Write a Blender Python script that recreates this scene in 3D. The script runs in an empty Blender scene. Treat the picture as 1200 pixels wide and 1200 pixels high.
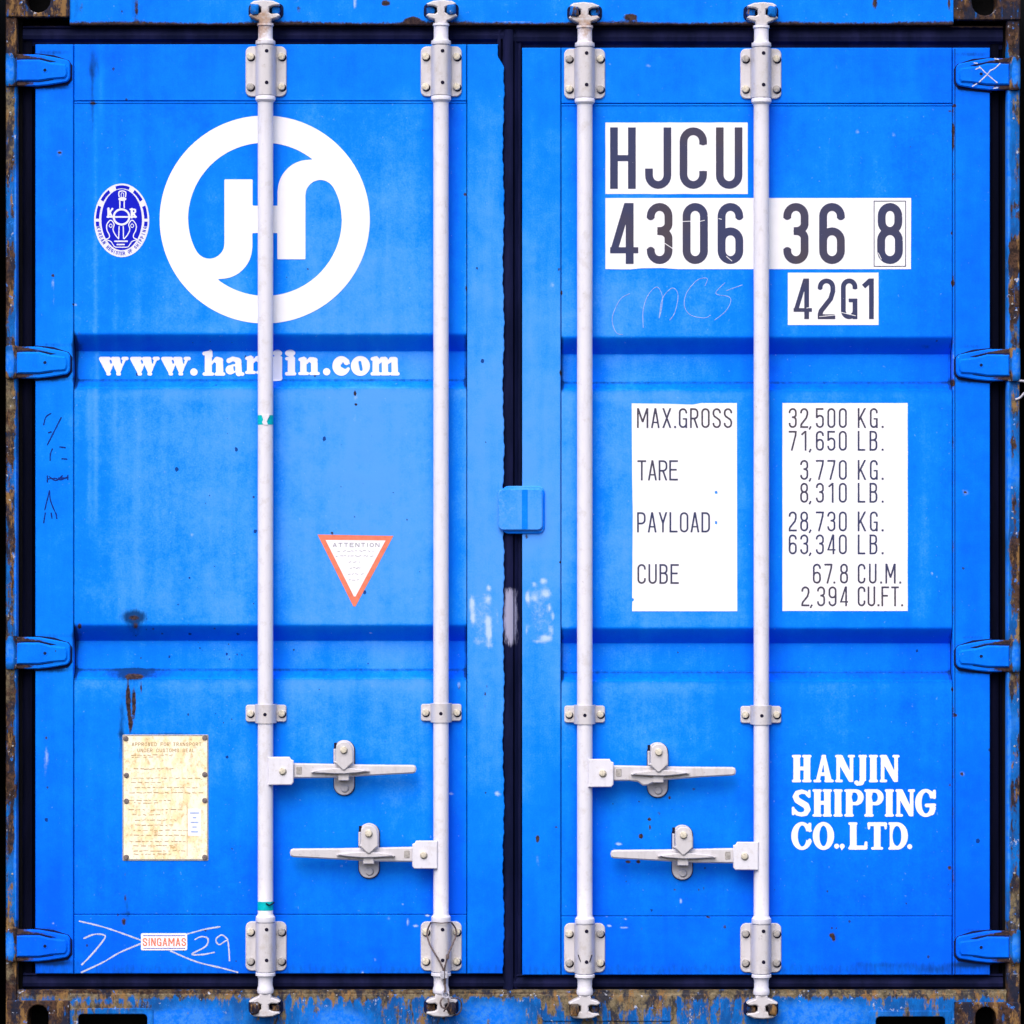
import bpy, math, random
import numpy as np
from mathutils import Vector
from mathutils.geometry import tessellate_polygon

random.seed(4)
sc = bpy.context.scene
COL = sc.collection
PI = math.pi
S = 0.00205            # metres per unit of the survey grid (grid runs 0..1200 across the container end)
DC = 10.0              # camera distance

# ------------------------------------------------------------------ camera
cam_d = bpy.data.cameras.new('camera')
cam = bpy.data.objects.new('camera', cam_d)
COL.objects.link(cam)
cam.location = (0, -DC, 0)
cam.rotation_euler = (PI / 2, 0, 0)
cam_d.sensor_width = 36
cam_d.lens = 36 * DC / (1200 * S)
cam_d.clip_end = 200
sc.camera = cam

# ------------------------------------------------------------------ sky, sun, exposure
SUN_EL, SUN_AZ = 50, -18       # degrees; azimuth measured from the camera side, negative = from the left
w = bpy.data.worlds.new('World')
sc.world = w
w.use_nodes = True
nt = w.node_tree
bg = nt.nodes['Background']
sky = nt.nodes.new('ShaderNodeTexSky')
sky.sky_type = 'NISHITA'
sky.sun_disc = False
sky.sun_elevation = math.radians(SUN_EL)
sky.sun_rotation = math.radians(180 - SUN_AZ)
sky.air_density = 0.8
sky.dust_density = 4.0
sky.ozone_density = 0.6
nt.links.new(sky.outputs['Color'], bg.inputs['Color'])
bg.inputs['Strength'].default_value = 0.14
sun_d = bpy.data.lights.new('sun', 'SUN')
sun_d.energy = 1.05
sun_d.angle = math.radians(44)
sun_d.color = (1.0, 0.975, 0.94)
sun = bpy.data.objects.new('sun', sun_d)
COL.objects.link(sun)
el, az = math.radians(SUN_EL), math.radians(SUN_AZ)
sdir = Vector((math.sin(az) * math.cos(el), -math.cos(az) * math.cos(el), math.sin(el)))
sun.rotation_euler = sdir.to_track_quat('Z', 'Y').to_euler()
sc.view_settings.view_transform = 'Standard'
sc.view_settings.look = 'None'
sc.view_settings.gamma = 1
sc.view_settings.use_curve_mapping = False
sc.view_settings.exposure = 0.64

# ------------------------------------------------------------------ materials
class NT:
    """small helper round a node tree"""
    def __init__(self, name):
        self.m = bpy.data.materials.new(name)
        self.m.use_nodes = True
        self.t = self.m.node_tree
        self.b = self.t.nodes['Principled BSDF']
        self.tc = self.t.nodes.new('ShaderNodeTexCoord').outputs['Object']

    def put(self, sock, v):
        if isinstance(v, bpy.types.NodeSocket):
            self.t.links.new(v, sock)
        else:
            if hasattr(sock.default_value, '__len__') and len(sock.default_value) == 4 and len(v) == 3:
                v = tuple(v) + (1,)
            sock.default_value = v

    def math(self, op, a, b=0.0, c=0.0, clamp=False):
        n = self.t.nodes.new('ShaderNodeMath')
        n.operation = op
        n.use_clamp = clamp
        self.put(n.inputs[0], a); self.put(n.inputs[1], b); self.put(n.inputs[2], c)
        return n.outputs[0]

    def ramp(self, v, a, b, lo=0.0, hi=1.0):
        n = self.t.nodes.new('ShaderNodeMapRange')
        n.interpolation_type = 'SMOOTHSTEP'
        self.put(n.inputs['Value'], v)
        n.inputs['From Min'].default_value = a; n.inputs['From Max'].default_value = b
        n.inputs['To Min'].default_value = lo; n.inputs['To Max'].default_value = hi
        return n.outputs[0]

    def vec(self, scale, off=(0, 0, 0)):
        n = self.t.nodes.new('ShaderNodeMapping')
        self.put(n.inputs['Vector'], self.tc)
        n.inputs['Scale'].default_value = scale
        n.inputs['Location'].default_value = off
        return n.outputs[0]

    def noise(self, scale, detail=4, rough=0.6, stretch=None, off=(0, 0, 0), color=False):
        n = self.t.nodes.new('ShaderNodeTexNoise')
        self.put(n.inputs['Vector'], self.vec(stretch or (1, 1, 1), off))
        n.inputs['Scale'].default_value = scale
        n.inputs['Detail'].default_value = detail
        n.inputs['Roughness'].default_value = rough
        return n.outputs['Color' if color else 'Fac']

    def voro(self, scale, stretch=None, off=(0, 0, 0), rand=1.0):
        n = self.t.nodes.new('ShaderNodeTexVoronoi')
        self.put(n.inputs['Vector'], self.vec(stretch or (1, 1, 1), off))
        n.inputs['Scale'].default_value = scale
        n.inputs['Randomness'].default_value = rand
        return n.outputs['Distance'], n.outputs['Color']

    def attr(self, name):
        n = self.t.nodes.new('ShaderNodeAttribute')
        n.attribute_name = name
        return n.outputs['Fac']

    def mix(self, f, a, b):
        n = self.t.nodes.new('ShaderNodeMix')
        n.data_type = 'RGBA'
        self.put(n.inputs[0], f)
        self.put(n.inputs[6], a); self.put(n.inputs[7], b)
        return n.outputs[2]

    def bump(self, h, dist=0.001, strength=0.4):
        n = self.t.nodes.new('ShaderNodeBump')
        n.inputs['Strength'].default_value = strength
        n.inputs['Distance'].default_value = dist
        self.put(n.inputs['Height'], h)
        self.t.links.new(n.outputs[0], self.b.inputs['Normal'])

    def out(self, color, rough=0.5, metal=0.0, spec=0.5):
        self.put(self.b.inputs['Base Color'], color)
        self.put(self.b.inputs['Roughness'], rough)
        self.put(self.b.inputs['Metallic'], metal)
        self.put(self.b.inputs['Specular IOR Level'], spec)
        return self.m

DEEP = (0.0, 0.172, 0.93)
FADED_LIT = (0.085, 0.335, 0.96)  # pale end: chalked paint and the bright middle of the vignette

def mat_blue(name='blue_door_paint', weather=1.0):
    k = NT(name)
    streak = k.noise(1.0, 5, 0.6, stretch=(26, 8, 2.0))
    cloud = k.noise(7.0, 6, 0.65)
    grain = k.noise(260, 3, 0.7)
    f = k.attr('fade_and_shade')
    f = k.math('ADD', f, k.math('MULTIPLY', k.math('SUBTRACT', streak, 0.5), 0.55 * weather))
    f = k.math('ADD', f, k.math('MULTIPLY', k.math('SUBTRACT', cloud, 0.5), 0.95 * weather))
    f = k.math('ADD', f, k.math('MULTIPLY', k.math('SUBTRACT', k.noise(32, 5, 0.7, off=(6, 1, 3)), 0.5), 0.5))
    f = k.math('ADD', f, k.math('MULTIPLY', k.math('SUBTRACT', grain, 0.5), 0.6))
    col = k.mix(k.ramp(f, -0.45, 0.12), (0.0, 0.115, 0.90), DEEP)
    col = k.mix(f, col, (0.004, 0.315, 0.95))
    col = k.mix(k.ramp(f, 0.28, 1.0), col, FADED_LIT)
    # chalky scuffs
    vd, vc = k.voro(70, off=(3, 1, 2))
    scr = k.noise(110, 5, 0.7)
    lightdots = k.math('MULTIPLY', k.ramp(k.noise(120, 3, 0.6, off=(9, 2, 5)), 0.68, 0.76), 0.35)
    col = k.mix(lightdots, col, (0.30, 0.52, 0.98))
    sm = k.ramp(k.math('ADD', k.attr('scuff'), k.math('MULTIPLY', k.math('SUBTRACT', scr, 0.5), 0.9)), 0.20, 0.95, 0, 0.8)
    col = k.mix(sm, col, (0.55, 0.70, 0.96))
    # dirt and dark edge bands
    gn = k.noise(60, 5, 0.7, stretch=(1.6, 1, 0.5))
    gm = k.ramp(k.math('ADD', k.attr('grime_and_dark'), k.math('MULTIPLY', k.math('SUBTRACT', gn, 0.5), 0.7)), 0.16, 0.75, 0, 0.9)
    col = k.mix(gm, col, (0.004, 0.028, 0.12))
    # dark chips and specks
    def specks(scale, off, rad, dens):
        d, c = k.voro(scale, stretch=(1, 1, 0.8), off=off)
        sep = k.t.nodes.new('ShaderNodeSeparateColor')
        k.put(sep.inputs[0], c)
        on = k.math('LESS_THAN', sep.outputs[0], dens)
        wob = k.math('ADD', d, k.math('MULTIPLY', k.math('SUBTRACT', k.noise(300, 2, 0.6), 0.5), 0.22))
        rr = k.math('MULTIPLY', sep.outputs[1], rad)
        return k.math('MULTIPLY', k.math('LESS_THAN', wob, rr), on)
    sp = k.attr('speck')
    s1 = specks(42, (0, 0, 0), 0.20, k.math('MULTIPLY', sp, 0.55))
    s2 = specks(95, (4, 0, 7), 0.30, k.math('MULTIPLY', sp, 0.16))
    col = k.mix(k.math('MULTIPLY', s1, 0.9), col, (0.004, 0.03, 0.20))
    col = k.mix(k.math('MULTIPLY', s2, 0.8), col, (0.02, 0.03, 0.10))
    # rust
    rn = k.noise(130, 6, 0.78)
    rv = k.math('ADD', k.attr('rust'), k.math('MULTIPLY', k.math('SUBTRACT', rn, 0.5), 1.0))
    rm = k.ramp(rv, 0.33, 0.66)
    rcol = k.mix(k.ramp(k.noise(140, 4, 0.7, off=(5, 5, 5)), 0.35, 0.65), (0.020, 0.015, 0.022), (0.075, 0.045, 0.042))
    col = k.mix(rm, col, rcol)
    k.bump(k.math('ADD', k.math('MULTIPLY', k.noise(14, 3, 0.5), 1.0), k.math('MULTIPLY', grain, 0.10)), 0.004, 0.35)
    rg = k.math('ADD', 0.55, k.math('MULTIPLY', k.math('MAXIMUM', rm, gm), 0.4))
    return k.out(col, rg, 0, 0.06)

def mat_frame(name='weathered_frame_paint'):
    """steel frame: dulled blue, tan primer, brown rust, in vertical runs"""
    k = NT(name)
    run = k.noise(1.0, 5, 0.68, stretch=(48, 10, 9))
    n2 = k.noise(26, 7, 0.75, stretch=(1.3, 1, 0.55))
    n3 = k.noise(75, 6, 0.75, off=(2, 2, 2))
    a = k.attr('rust')
    v = k.math('ADD', a, k.math('MULTIPLY', k.math('SUBTRACT', run, 0.5), 1.5))
    v = k.math('ADD', v, k.math('MULTIPLY', k.math('SUBTRACT', n2, 0.5), 1.1))
    v = k.math('ADD', v, k.math('MULTIPLY', k.math('SUBTRACT', n3, 0.5), 0.5))
    dull = k.mix(k.ramp(n2, 0.35, 0.65), (0.004, 0.075, 0.30), (0.0, 0.16, 0.62))
    bright = k.mix(k.ramp(n3, 0.4, 0.6), DEEP, (0.04, 0.24, 0.80))
    blue = k.mix(k.ramp(a, 0.15, 0.4), bright, dull)
    tan = k.mix(k.ramp(n3, 0.38, 0.62), (0.085, 0.070, 0.045), (0.23, 0.185, 0.115))
    brown = k.mix(k.ramp(n3, 0.4, 0.6), (0.022, 0.013, 0.012), (0.085, 0.045, 0.030))
    tone = k.mix(k.ramp(k.math('ADD', k.attr('brown'), k.math('MULTIPLY', k.math('SUBTRACT', k.noise(40, 5, 0.7, off=(7, 3, 1)), 0.5), 1.0)), 0.38, 0.62), tan, brown)
    tone = k.mix(k.ramp(k.noise(18, 6, 0.75, stretch=(1.4, 1, 0.7), off=(11, 2, 6)), 0.47, 0.58, 0, 0.85), tone, (0.010, 0.016, 0.040))
    tone = k.mix(k.ramp(k.noise(33, 6, 0.75, stretch=(1.2, 1, 0.4), off=(3, 9, 6)), 0.52, 0.62, 0, 0.85), tone, (0.27, 0.15, 0.055))
    col = k.mix(k.ramp(v, 0.42, 0.58), blue, tone)
    lm = k.math('MULTIPLY', k.ramp(k.noise(60, 5, 0.7, off=(1, 8, 4)), 0.625, 0.66), k.ramp(a, 0.2, 0.4, 0, 0.85))
    lcol = k.mix(k.ramp(k.noise(45, 3, 0.6, off=(5, 5, 1)), 0.45, 0.55), (0.02, 0.20, 0.75), (0.52, 0.55, 0.66))
    col = k.mix(lm, col, lcol)
    k.bump(k.math('ADD', n2, k.math('MULTIPLY', n3, 0.6)), 0.003, 0.5)
    return k.out(col, 0.7, 0, 0.12)

def mat_white(name, base, dirt=0.5, dcol=(0.36, 0.33, 0.36), rough=0.5):
    k = NT(name)
    n1 = k.noise(1, 5, 0.65, stretch=(60, 20, 10))
    n2 = k.noise(90, 4, 0.65)
    col = k.mix(k.ramp(n1, 0.45, 0.78, 0, dirt * 0.55), base, tuple(c * 0.72 for c in base))
    col = k.mix(k.ramp(n2, 0.64, 0.74, 0, dirt * 0.75), col, dcol)
    col = k.mix(k.ramp(k.noise(38, 6, 0.75, off=(8, 2, 5)), 0.50, 0.68, 0, dirt * 0.42), col, (0.42, 0.37, 0.33))
    rv = k.math('ADD', k.attr('rust'), k.math('MULTIPLY', k.math('SUBTRACT', k.noise(70, 5, 0.7, off=(3, 1, 1)), 0.5), 1.1))
    col = k.mix(k.ramp(rv, 0.30, 0.85, 0, 0.8), col, (0.32, 0.17, 0.085))
    k.bump(k.noise(160, 4, 0.6), 0.0006, 0.5)
    return k.out(col, rough, 0, 0.35)

def mat_plain(name, base, rough=0.6, var=0.25, scale=80, metal=0.0, spec=0.15):
    k = NT(name)
    col = k.mix(k.ramp(k.noise(scale, 5, 0.65), 0.35, 0.7), base, tuple(c * (1 - var) for c in base))
    return k.out(col, rough, metal, spec)

def mat_rubber(name, dark=1.0):
    k = NT(name)
    n = k.noise(1, 5, 0.65, stretch=(20, 20, 3))
    col = k.mix(k.ramp(n, 0.35, 0.75), tuple(c * dark for c in (0.004, 0.006, 0.026)), tuple(c * dark for c in (0.012, 0.014, 0.060)))
    col = k.mix(k.ramp(k.noise(110, 4, 0.7), 0.66, 0.78, 0, 0.35), col, (0.035, 0.035, 0.09))
    sm = k.ramp(k.math('ADD', k.attr('scuff'), k.math('MULTIPLY', k.math('SUBTRACT', k.noise(1, 5, 0.7, stretch=(240, 20, 40)), 0.5), 1.2)), 0.35, 0.8, 0, 0.8)
    col = k.mix(sm, col, (0.42, 0.42, 0.60))
    rv = k.math('ADD', k.attr('rust'), k.math('MULTIPLY', k.math('SUBTRACT', k.noise(60, 5, 0.7), 0.5), 0.9))
    col = k.mix(k.ramp(rv, 0.45, 0.7), col, (0.075, 0.048, 0.040))
    return k.out(col, 0.7, 0, 0.04)

def mat_text(name='dark_lettering_film'):
    """printed lettering that weathers from navy towards brown"""
    k = NT(name)
    col = k.mix(k.ramp(k.noise(3.5, 3, 0.5, off=(1, 0, 0)), 0.4, 0.65), (0.042, 0.050, 0.125), (0.075, 0.062, 0.080))
    col = k.mix(k.ramp(k.noise(150, 4, 0.7), 0.68, 0.74, 0, 0.6), col, (0.5, 0.5, 0.6))
    return k.out(col, 0.5, 0, 0.15)

def mat_plate():
    k = NT('aged_brass_plate')
    n = k.noise(60, 6, 0.75)
    n2 = k.noise(1, 6, 0.75, stretch=(40, 1, 22))
    col = k.mix(k.ramp(n, 0.48, 0.68), (0.98, 0.80, 0.47), (0.56, 0.34, 0.12))
    col = k.mix(k.ramp(n2, 0.40, 0.58), col, (1.0, 0.94, 0.76))
    col = k.mix(k.ramp(k.noise(180, 4, 0.7, off=(4, 4, 4)), 0.57, 0.70, 0, 0.6), col, (0.45, 0.26, 0.09))
    k.bump(n, 0.0006, 0.3)
    return k.out(col, 0.35, 0.0, 0.5)

M = {
    'blue': mat_blue(),
    'frame': mat_frame(),
    'white': mat_white('white_bar_paint', (0.735, 0.735, 0.83), 0.6),
    'hard': mat_white('white_hardware_paint', (0.60, 0.585, 0.63), 1.0),
    'bolt': mat_plain('cream_zinc_bolt', (0.74, 0.69, 0.58), 0.45, 0.4, 200),
    'boltgrey': mat_plain('grey_zinc_bolt', (0.45, 0.43, 0.42), 0.45, 0.4, 200),
    'rivet': mat_plain('dull_rivet', (0.22, 0.185, 0.19), 0.5, 0.5, 200),
    'rubber': mat_rubber('door_seal_rubber'),
    'rubberdark': mat_rubber('door_edge_seal_rubber', 0.28),
    'black': mat_plain('dark_void', (0.004, 0.004, 0.005), 0.9, 0.3, 20, spec=0.1),
    'hole': mat_plain('hole_and_shade_dark', (0.012, 0.010, 0.03), 0.8, 0.3, 20, spec=0.1),
    'decal': mat_plain('white_decal_film', (0.88, 0.89, 0.95), 0.5, 0.025, 30),
    'ink': mat_text(),
    'emblem': mat_plain('emblem_blue_film', (0.0, 0.006, 0.56), 0.4, 0.1, 30),
    'emblemwhite': mat_plain('emblem_white_print', (0.78, 0.80, 0.95), 0.4, 0.08, 60),
    'orange': mat_plain('orange_red_print', (0.88, 0.23, 0.14), 0.5, 0.2, 60),
    'smallprint': mat_plain('grey_small_print', (0.34, 0.33, 0.42), 0.5, 0.3, 200),
    'plate': mat_plate(),
    'plateink': mat_plain('etched_brown_print', (0.50, 0.34, 0.17), 0.6, 0.4, 150),
    'chalk': mat_plain('white_chalk', (0.62, 0.66, 0.86), 0.9, 0.35, 160),
    'thinchalk': mat_plain('faint_chalk', (0.34, 0.50, 0.92), 0.9, 0.35, 160),
    'marker': mat_plain('dark_marker', (0.0, 0.022, 0.23), 0.7, 0.3, 160),
    'teal': mat_plain('teal_tape', (0.0, 0.52, 0.60), 0.4, 0.3, 90),
    'wire': mat_plain('rusted_wire', (0.17, 0.13, 0.13), 0.5, 0.6, 200, 0.2),
    'clamp': mat_plain('grey_metal_clamp', (0.52, 0.52, 0.62), 0.4, 0.4, 200),
    'gapside': mat_plain('gap_side_dark', (0.010, 0.010, 0.010), 0.9, 0.4, 6, spec=0.1),  # near black, so the shade of the deep side gaps sits in the colour
    'darknavy': mat_plain('dark_navy_fill', (0.004, 0.012, 0.07), 0.8, 0.4, 60),  # dark fill for seams; also stands in for shade at creases and keepers
}

# ------------------------------------------------------------------ wear and painted shade maps (grid coordinates)
def g2(x, y, cx, cy, sx, sy):
    return np.exp(-(((x - cx) / sx) ** 2 + ((y - cy) / sy) ** 2))

def band(v, a, b, soft):
    return 1 / (1 + np.exp(-(v - a) / soft)) * 1 / (1 + np.exp((v - b) / soft))

RUST_SPOTS = [(157, 724, 8, 4, .75), (159, 734, 4, 5, .7), (155, 752, 15, 1.2, .45),
              (157, 793, 11, 3, 1.2), (150, 818, 2.6, 20, 1.2), (157, 824, 2.4, 20, 1.05), (153, 850, 2.4, 10, .8), (165, 806, 1.6, 9, .8), (152, 842, 2, 12, .5),
              (109, 121, 3.5, 2, .9), (70, 179, 2.6, 2, 1), (62, 323, 2, 2.6, 1), (416, 461, 2, 3.5, 1.1), (417, 474, 2, 1.8, 1.0),
              (54, 865, 2.5, 2.5, .7), (147, 1052, 1.6, 6, .8), (145, 1080, 3.5, 6, .8), (147, 1025, 1.2, 4, .7),
              (1117, 449, 1.8, 3, 1), (1116, 332, 2, 2.8, 1), (1117, 152, 1.8, 7, .9), (1115, 273, 1.5, 2.5, .8), (1131, 577, 2, 2.4, 1),
              (1116, 808, 1.6, 3, .9), (1120, 838, 2, 2.2, 1), (1127, 907, 2, 3, 1), (1113, 920, 1.6, 2.5, .9), (1113, 1017, 2.5, 3.5, .9),
              (1119, 124, 2.5, 2, .9), (1113, 130, 3, 2, .7), (1117, 168, 1, 10, .6),
              (975, 1096, 4, 3.5, .9), (977, 1101, 2, 3, .9), (1070, 1030, 2.4, 1.6, .5), (1119, 100, 2, 6, .6),
              (630, 983, 2.4, 5, 1.1), (654, 15, 1, 1, .1), (857, 936, 1, 1, .1), (761, 960, 3, 2.2, 1), (785, 935, 1.8, 2.6, .9),
              (772, 953, 1.4, 5, .8), (751, 980, 2.8, 3.4, 1.1), (762, 970, 1.6, 4, .9), (735, 1000, 3, 1, .2),
              (736, 1010, 3.5, 2, 1.0), (748, 1010, 3, 2.6, 1.0), (813, 925, 3, 1.5, .9), (830, 1075, 3, 2, .8), (791, 1043, 2, 2, .8),
              (819, 1043, 1.4, 2, .8), (825, 1041, 1.4, 2.4, .8), (752, 1088, 3, 1.2, 1), (722, 1086, 2.4, 1.2, .8), (849, 1086, 2.5, 3.5, .7),
              (655, 316, 1.6, 3, .9), (658, 343, 1.6, 3, .9), (657, 437, 1.6, 3, .8), (652, 969, 2.6, 1.6, .8), (656, 659, 1.4, 2.4, .7),
              (570, 804, 1.6, 4, .7), (568, 813, 1.8, 3, .8), (568, 828, 1.2, 4, .8), (538, 806, 1.4, 5, .8), (546, 338, 1.6, 4, .9),
              (545, 228, 2.4, 3, .8), (361, 315, 2.2, 1.4, .9), (336, 325, 1.6, 1.6, .6), (546, 452, 2, 4, .5),
              (617, 629, 3, 4, .7), (85, 700, 1.5, 4, .4), (87, 230, 1, 5, .4), (389, 625, 2, 2, 1), (340, 621, 1, 1, .2),
              (221, 1020, 1, 1, .1), (86, 357, 1.5, 2.4, .7), (93, 391, 3, 4, .6), (93, 734, 3, 4, .9)]
SCUFF_SPOTS = [(553, 708, 3, 9, .9), (554, 724, 2.4, 6, .9), (573, 689, 2.6, 3, .9), (572, 728, 3, 6, .7), (573, 742, 3, 8, 1.1), (574, 756, 5, 4, .5),
               (572, 702, 4, 6, .55), (560, 752, 6, 4, .35), (583, 722, 2, 14, .35),
               (637, 681, 4, 4, .8), (626, 685, 3, 4, .5), (640, 695, 6, 5, .7), (618, 700, 2.6, 7, .9), (626, 700, 4, 5, .5), (644, 712, 2, 4, .7),
               (640, 748, 7, 3.5, .9), (646, 738, 3, 6, .6), (617, 738, 2, 6, .5), (648, 722, 2, 5, .6), (632, 752, 10, 2, .4),
               (62, 332, 2.5, 9, .5), (63, 352, 2, 10, .35), (70, 179, 5, 5, .42), (1128, 907, 4, 4, .5), (1131, 577, 5, 5, .5), (647, 334, 4, 4, .5),
               (417, 465, 3, 5, .6), (416, 490, 2.5, 10, .35), (1117, 430, 1.6, 40, .35), (1117, 160, 2, 8, .5), (1005, 154, 3, 3, .55), (1047, 158, 2.5, 4, .5),
               (714, 1085, 3, 1.6, 1), (731, 1087, 5, 1.4, .8), (733, 1077, 2, 1.2, .8), (711, 1074, 2, 1, .7), (455, 1076, 3, 1.2, .8), (478, 1080, 1.6, 5, .8),
               (487, 1085, 3.4, 2, .9), (501, 1073, 3, 1.4, 1), (528, 930, 4, 2, .8), (583, 930, 4, 3, .9), (725, 989, 4, 1.8, 1), (720, 994, 3, 1, .6),
               (400, 1015, 2, 1.4, .8), (472, 1060, 2, 1, .8), (425, 1140, 2, 2, .9), (440, 1125, 1.4, 1.8, .8), (434, 742, 2, 1, .8), (538, 803, 2, 4, .7),
               (655, 380, 1, 5, .2), (798, 1056, 1.8, 3.5, .8), (616, 575, 2, 2, .3), (630, 1010, 3, 12, .35), (622, 1000, 4, 8, .2),
               (225, 627, 3, 3, .5), (55, 885, 2.4, 12, .5), (53, 900, 3, 20, .3), (62, 1082, 1.6, 1.6, .9), (193, 552, 2, 4, .5), (760, 77, 4, 3, .45), (715, 75, 2, 1.6, .5),
               (980, 78, 2.5, 2.5, .4), (60, 372, 1, 1, .1), (88, 357, 3, 2, .6), (1092, 672, 1.6, 2, .8), (959, 850, 3, 2, .3)]

def wear(x, y):
    x = np.asarray(x, float); y = np.asarray(y, float)
    r = {}
    fade_and_shade = 0.10 + 0.78 * g2(x, y, 500, 560, 430, 400)  # radial vignette painted into the tone, together with chalked paint
    fade_and_shade = fade_and_shade - 0.22 * band(y, 965, 1300, 35) - 0.10 * band(y, -50, 90, 20)
    fade_and_shade = fade_and_shade - 0.16 * g2(x, y, 200, 170, 130, 170) + 0.05 * g2(x, y, 470, 250, 80, 120)
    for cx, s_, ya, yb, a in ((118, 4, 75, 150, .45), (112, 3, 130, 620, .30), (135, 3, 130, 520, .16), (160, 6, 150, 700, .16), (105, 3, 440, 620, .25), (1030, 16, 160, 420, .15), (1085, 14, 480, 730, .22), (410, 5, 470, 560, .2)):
        fade_and_shade = fade_and_shade + a * np.exp(-((x - cx) / s_) ** 2) * band(y, ya, yb, 14)
    fade_and_shade = fade_and_shade - 0.22 * (1 - band(x, 75, 1090, 30)) - 0.12 * band(y, 1060, 1400, 25)  # outer edges toned deeper to carry the vignette
    # soft shadow of the bars painted into the tone beside them
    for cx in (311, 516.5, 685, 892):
        fade_and_shade = fade_and_shade - 0.42 * np.exp(-((x - cx - 4) / 19) ** 2) * band(y, 120, 1075, 5)
    fade_and_shade = fade_and_shade - 0.30 * band(x, 524, 545, 2) * band(y, 120, 1075, 6)
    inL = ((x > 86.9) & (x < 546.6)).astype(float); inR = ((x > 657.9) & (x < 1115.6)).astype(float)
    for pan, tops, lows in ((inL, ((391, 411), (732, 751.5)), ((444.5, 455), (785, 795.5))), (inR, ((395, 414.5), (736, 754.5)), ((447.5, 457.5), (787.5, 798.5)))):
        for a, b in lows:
            fade_and_shade = fade_and_shade + pan * (-0.42 * band(y, a, b, 1.0) + 0.20 * band(y, b + 2, b + 12, 3))
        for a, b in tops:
            fade_and_shade = fade_and_shade + pan * (-0.60 * band(y, a, b, 1.0) - 0.12 * band(y, b, b + 34, 2))  # upper slopes: shade painted into the tone; floor slightly less faded
    r['fade_and_shade'] = fade_and_shade
    rust = np.zeros_like(x)
    for cx, cy, sx, sy, a in RUST_SPOTS:
        rust = rust + a * g2(x, y, cx, cy, sx, sy)
    rust = rust + 0.55 * np.exp(-((x - 1117) / 1.3) ** 2) * band(y, 120, 1075, 4) * (0.5 + 0.5 * np.sin(y * 0.13) * np.sin(y * 0.031 + 1))
    rust = rust + 0.40 * np.exp(-((x - 657.5) / 1.2) ** 2) * band(y, 60, 1140, 4) * (0.5 + 0.5 * np.sin(y * 0.09))
    r['rust'] = rust
    sc_ = np.zeros_like(x)
    for cx, cy, sx, sy, a in SCUFF_SPOTS:
        sc_ = sc_ + a * g2(x, y, cx, cy, sx, sy)
    sc_ = sc_ + 0.40 * g2(x, y, 565, 724, 17, 36) * band(x, 549, 583, 1) + 0.40 * g2(x, y, 632, 718, 17, 38) * band(x, 614, 653, 1)
    sc_ = sc_ + 0.16 * g2(x, y, 1000, 815, 90, 14) + 0.14 * g2(x, y, 440, 805, 80, 12) + 0.13 * g2(x, y, 1000, 220, 60, 20) + 0.14 * g2(x, y, 480, 780, 40, 8)
    r['scuff'] = sc_
    gr = np.zeros_like(x)
    for cy, hx in ((82, 60), (424, 60), (765, 60), (1108, 60)):  # darker bands over and under the hinge leaves, both doors
        gr = gr + 0.75 * g2(x, y, 62, cy + 20, 22, 3.5) + 0.4 * g2(x, y, 60, cy - 20, 26, 3)
        gr = gr + 0.75 * g2(x, y, 1138, cy + 22, 22, 3.5) + 0.4 * g2(x, y, 1140, cy - 18, 26, 3)
    gr = gr + 0.5 * g2(x, y, 157, 790, 26, 8) + 1.0 * g2(x, y, 157, 723, 15, 9) + 0.4 * g2(x, y, 158, 738, 10, 10) + 0.35 * g2(x, y, 152, 822, 12, 34) + 0.3 * g2(x, y, 148, 1060, 6, 60)
    gr = gr + 0.35 * np.exp(-((x - 87) / 2.0) ** 2) * band(y, 390, 455, 2) + 0.5 * g2(x, y, 90, 408, 8, 14) + 0.5 * g2(x, y, 90, 748, 8, 14)
    gr = gr + 0.30 * band(y, 1128, 1145, 4) + 0.5 * g2(x, y, 142, 862, 4, 40) + 0.5 * g2(x, y, 193, 860, 50, 2.5)
    gr = gr + 0.40 * g2(x, y, 110, 78, 10, 16) + 0.45 * g2(x, y, 108, 120, 3, 50)
    gr = gr + 0.22 * g2(x, y, 1040, 1130, 40, 4) + 0.2 * g2(x, y, 1095, 1136, 20, 5) + 0.45 * g2(x, y, 978, 1098, 6, 8) + 0.4 * g2(x, y, 1085, 406, 8, 4)
    skin_ = ((x > 86.9) & (x < 546.6)) | ((x > 657.9) & (x < 1115.6))
    o_ = np.where(x > 600, 3.0, 0.0)
    for xs_, y0_, y1_ in ((87, 121, 1071), (546.5, 121, 1071), (658, 124, 1073)):
        gr = gr + 0.26 * np.exp(-((x - xs_) / 2.2) ** 2) * band(y, y0_, y1_, 3)
    for ys_, x0_, x1_ in ((121, 87, 546), (1071, 87, 546), (124, 658, 1115), (1073, 658, 1115)):
        gr = gr + 0.26 * np.exp(-((y - ys_) / 2.2) ** 2) * band(x, x0_, x1_, 3)
    gr = gr + 0.12 * band(y, 1132, 1150, 4) + 0.20 * band(y, 40, 62, 3) * (y > 50)
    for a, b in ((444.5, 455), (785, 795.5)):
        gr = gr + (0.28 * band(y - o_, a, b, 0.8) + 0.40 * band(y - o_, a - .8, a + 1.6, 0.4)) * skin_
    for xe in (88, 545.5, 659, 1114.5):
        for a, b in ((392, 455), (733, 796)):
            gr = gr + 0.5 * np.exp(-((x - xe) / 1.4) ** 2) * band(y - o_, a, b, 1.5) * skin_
    r['grime_and_dark'] = gr
    sp = 0.03 + 1.0 * g2(x, y, 245, 720, 70, 230) + 0.3 * g2(x, y, 420, 600, 100, 150) + 0.2 * g2(x, y, 1040, 1080, 100, 60) + 0.5 * g2(x, y, 780, 1000, 70, 70)
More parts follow.
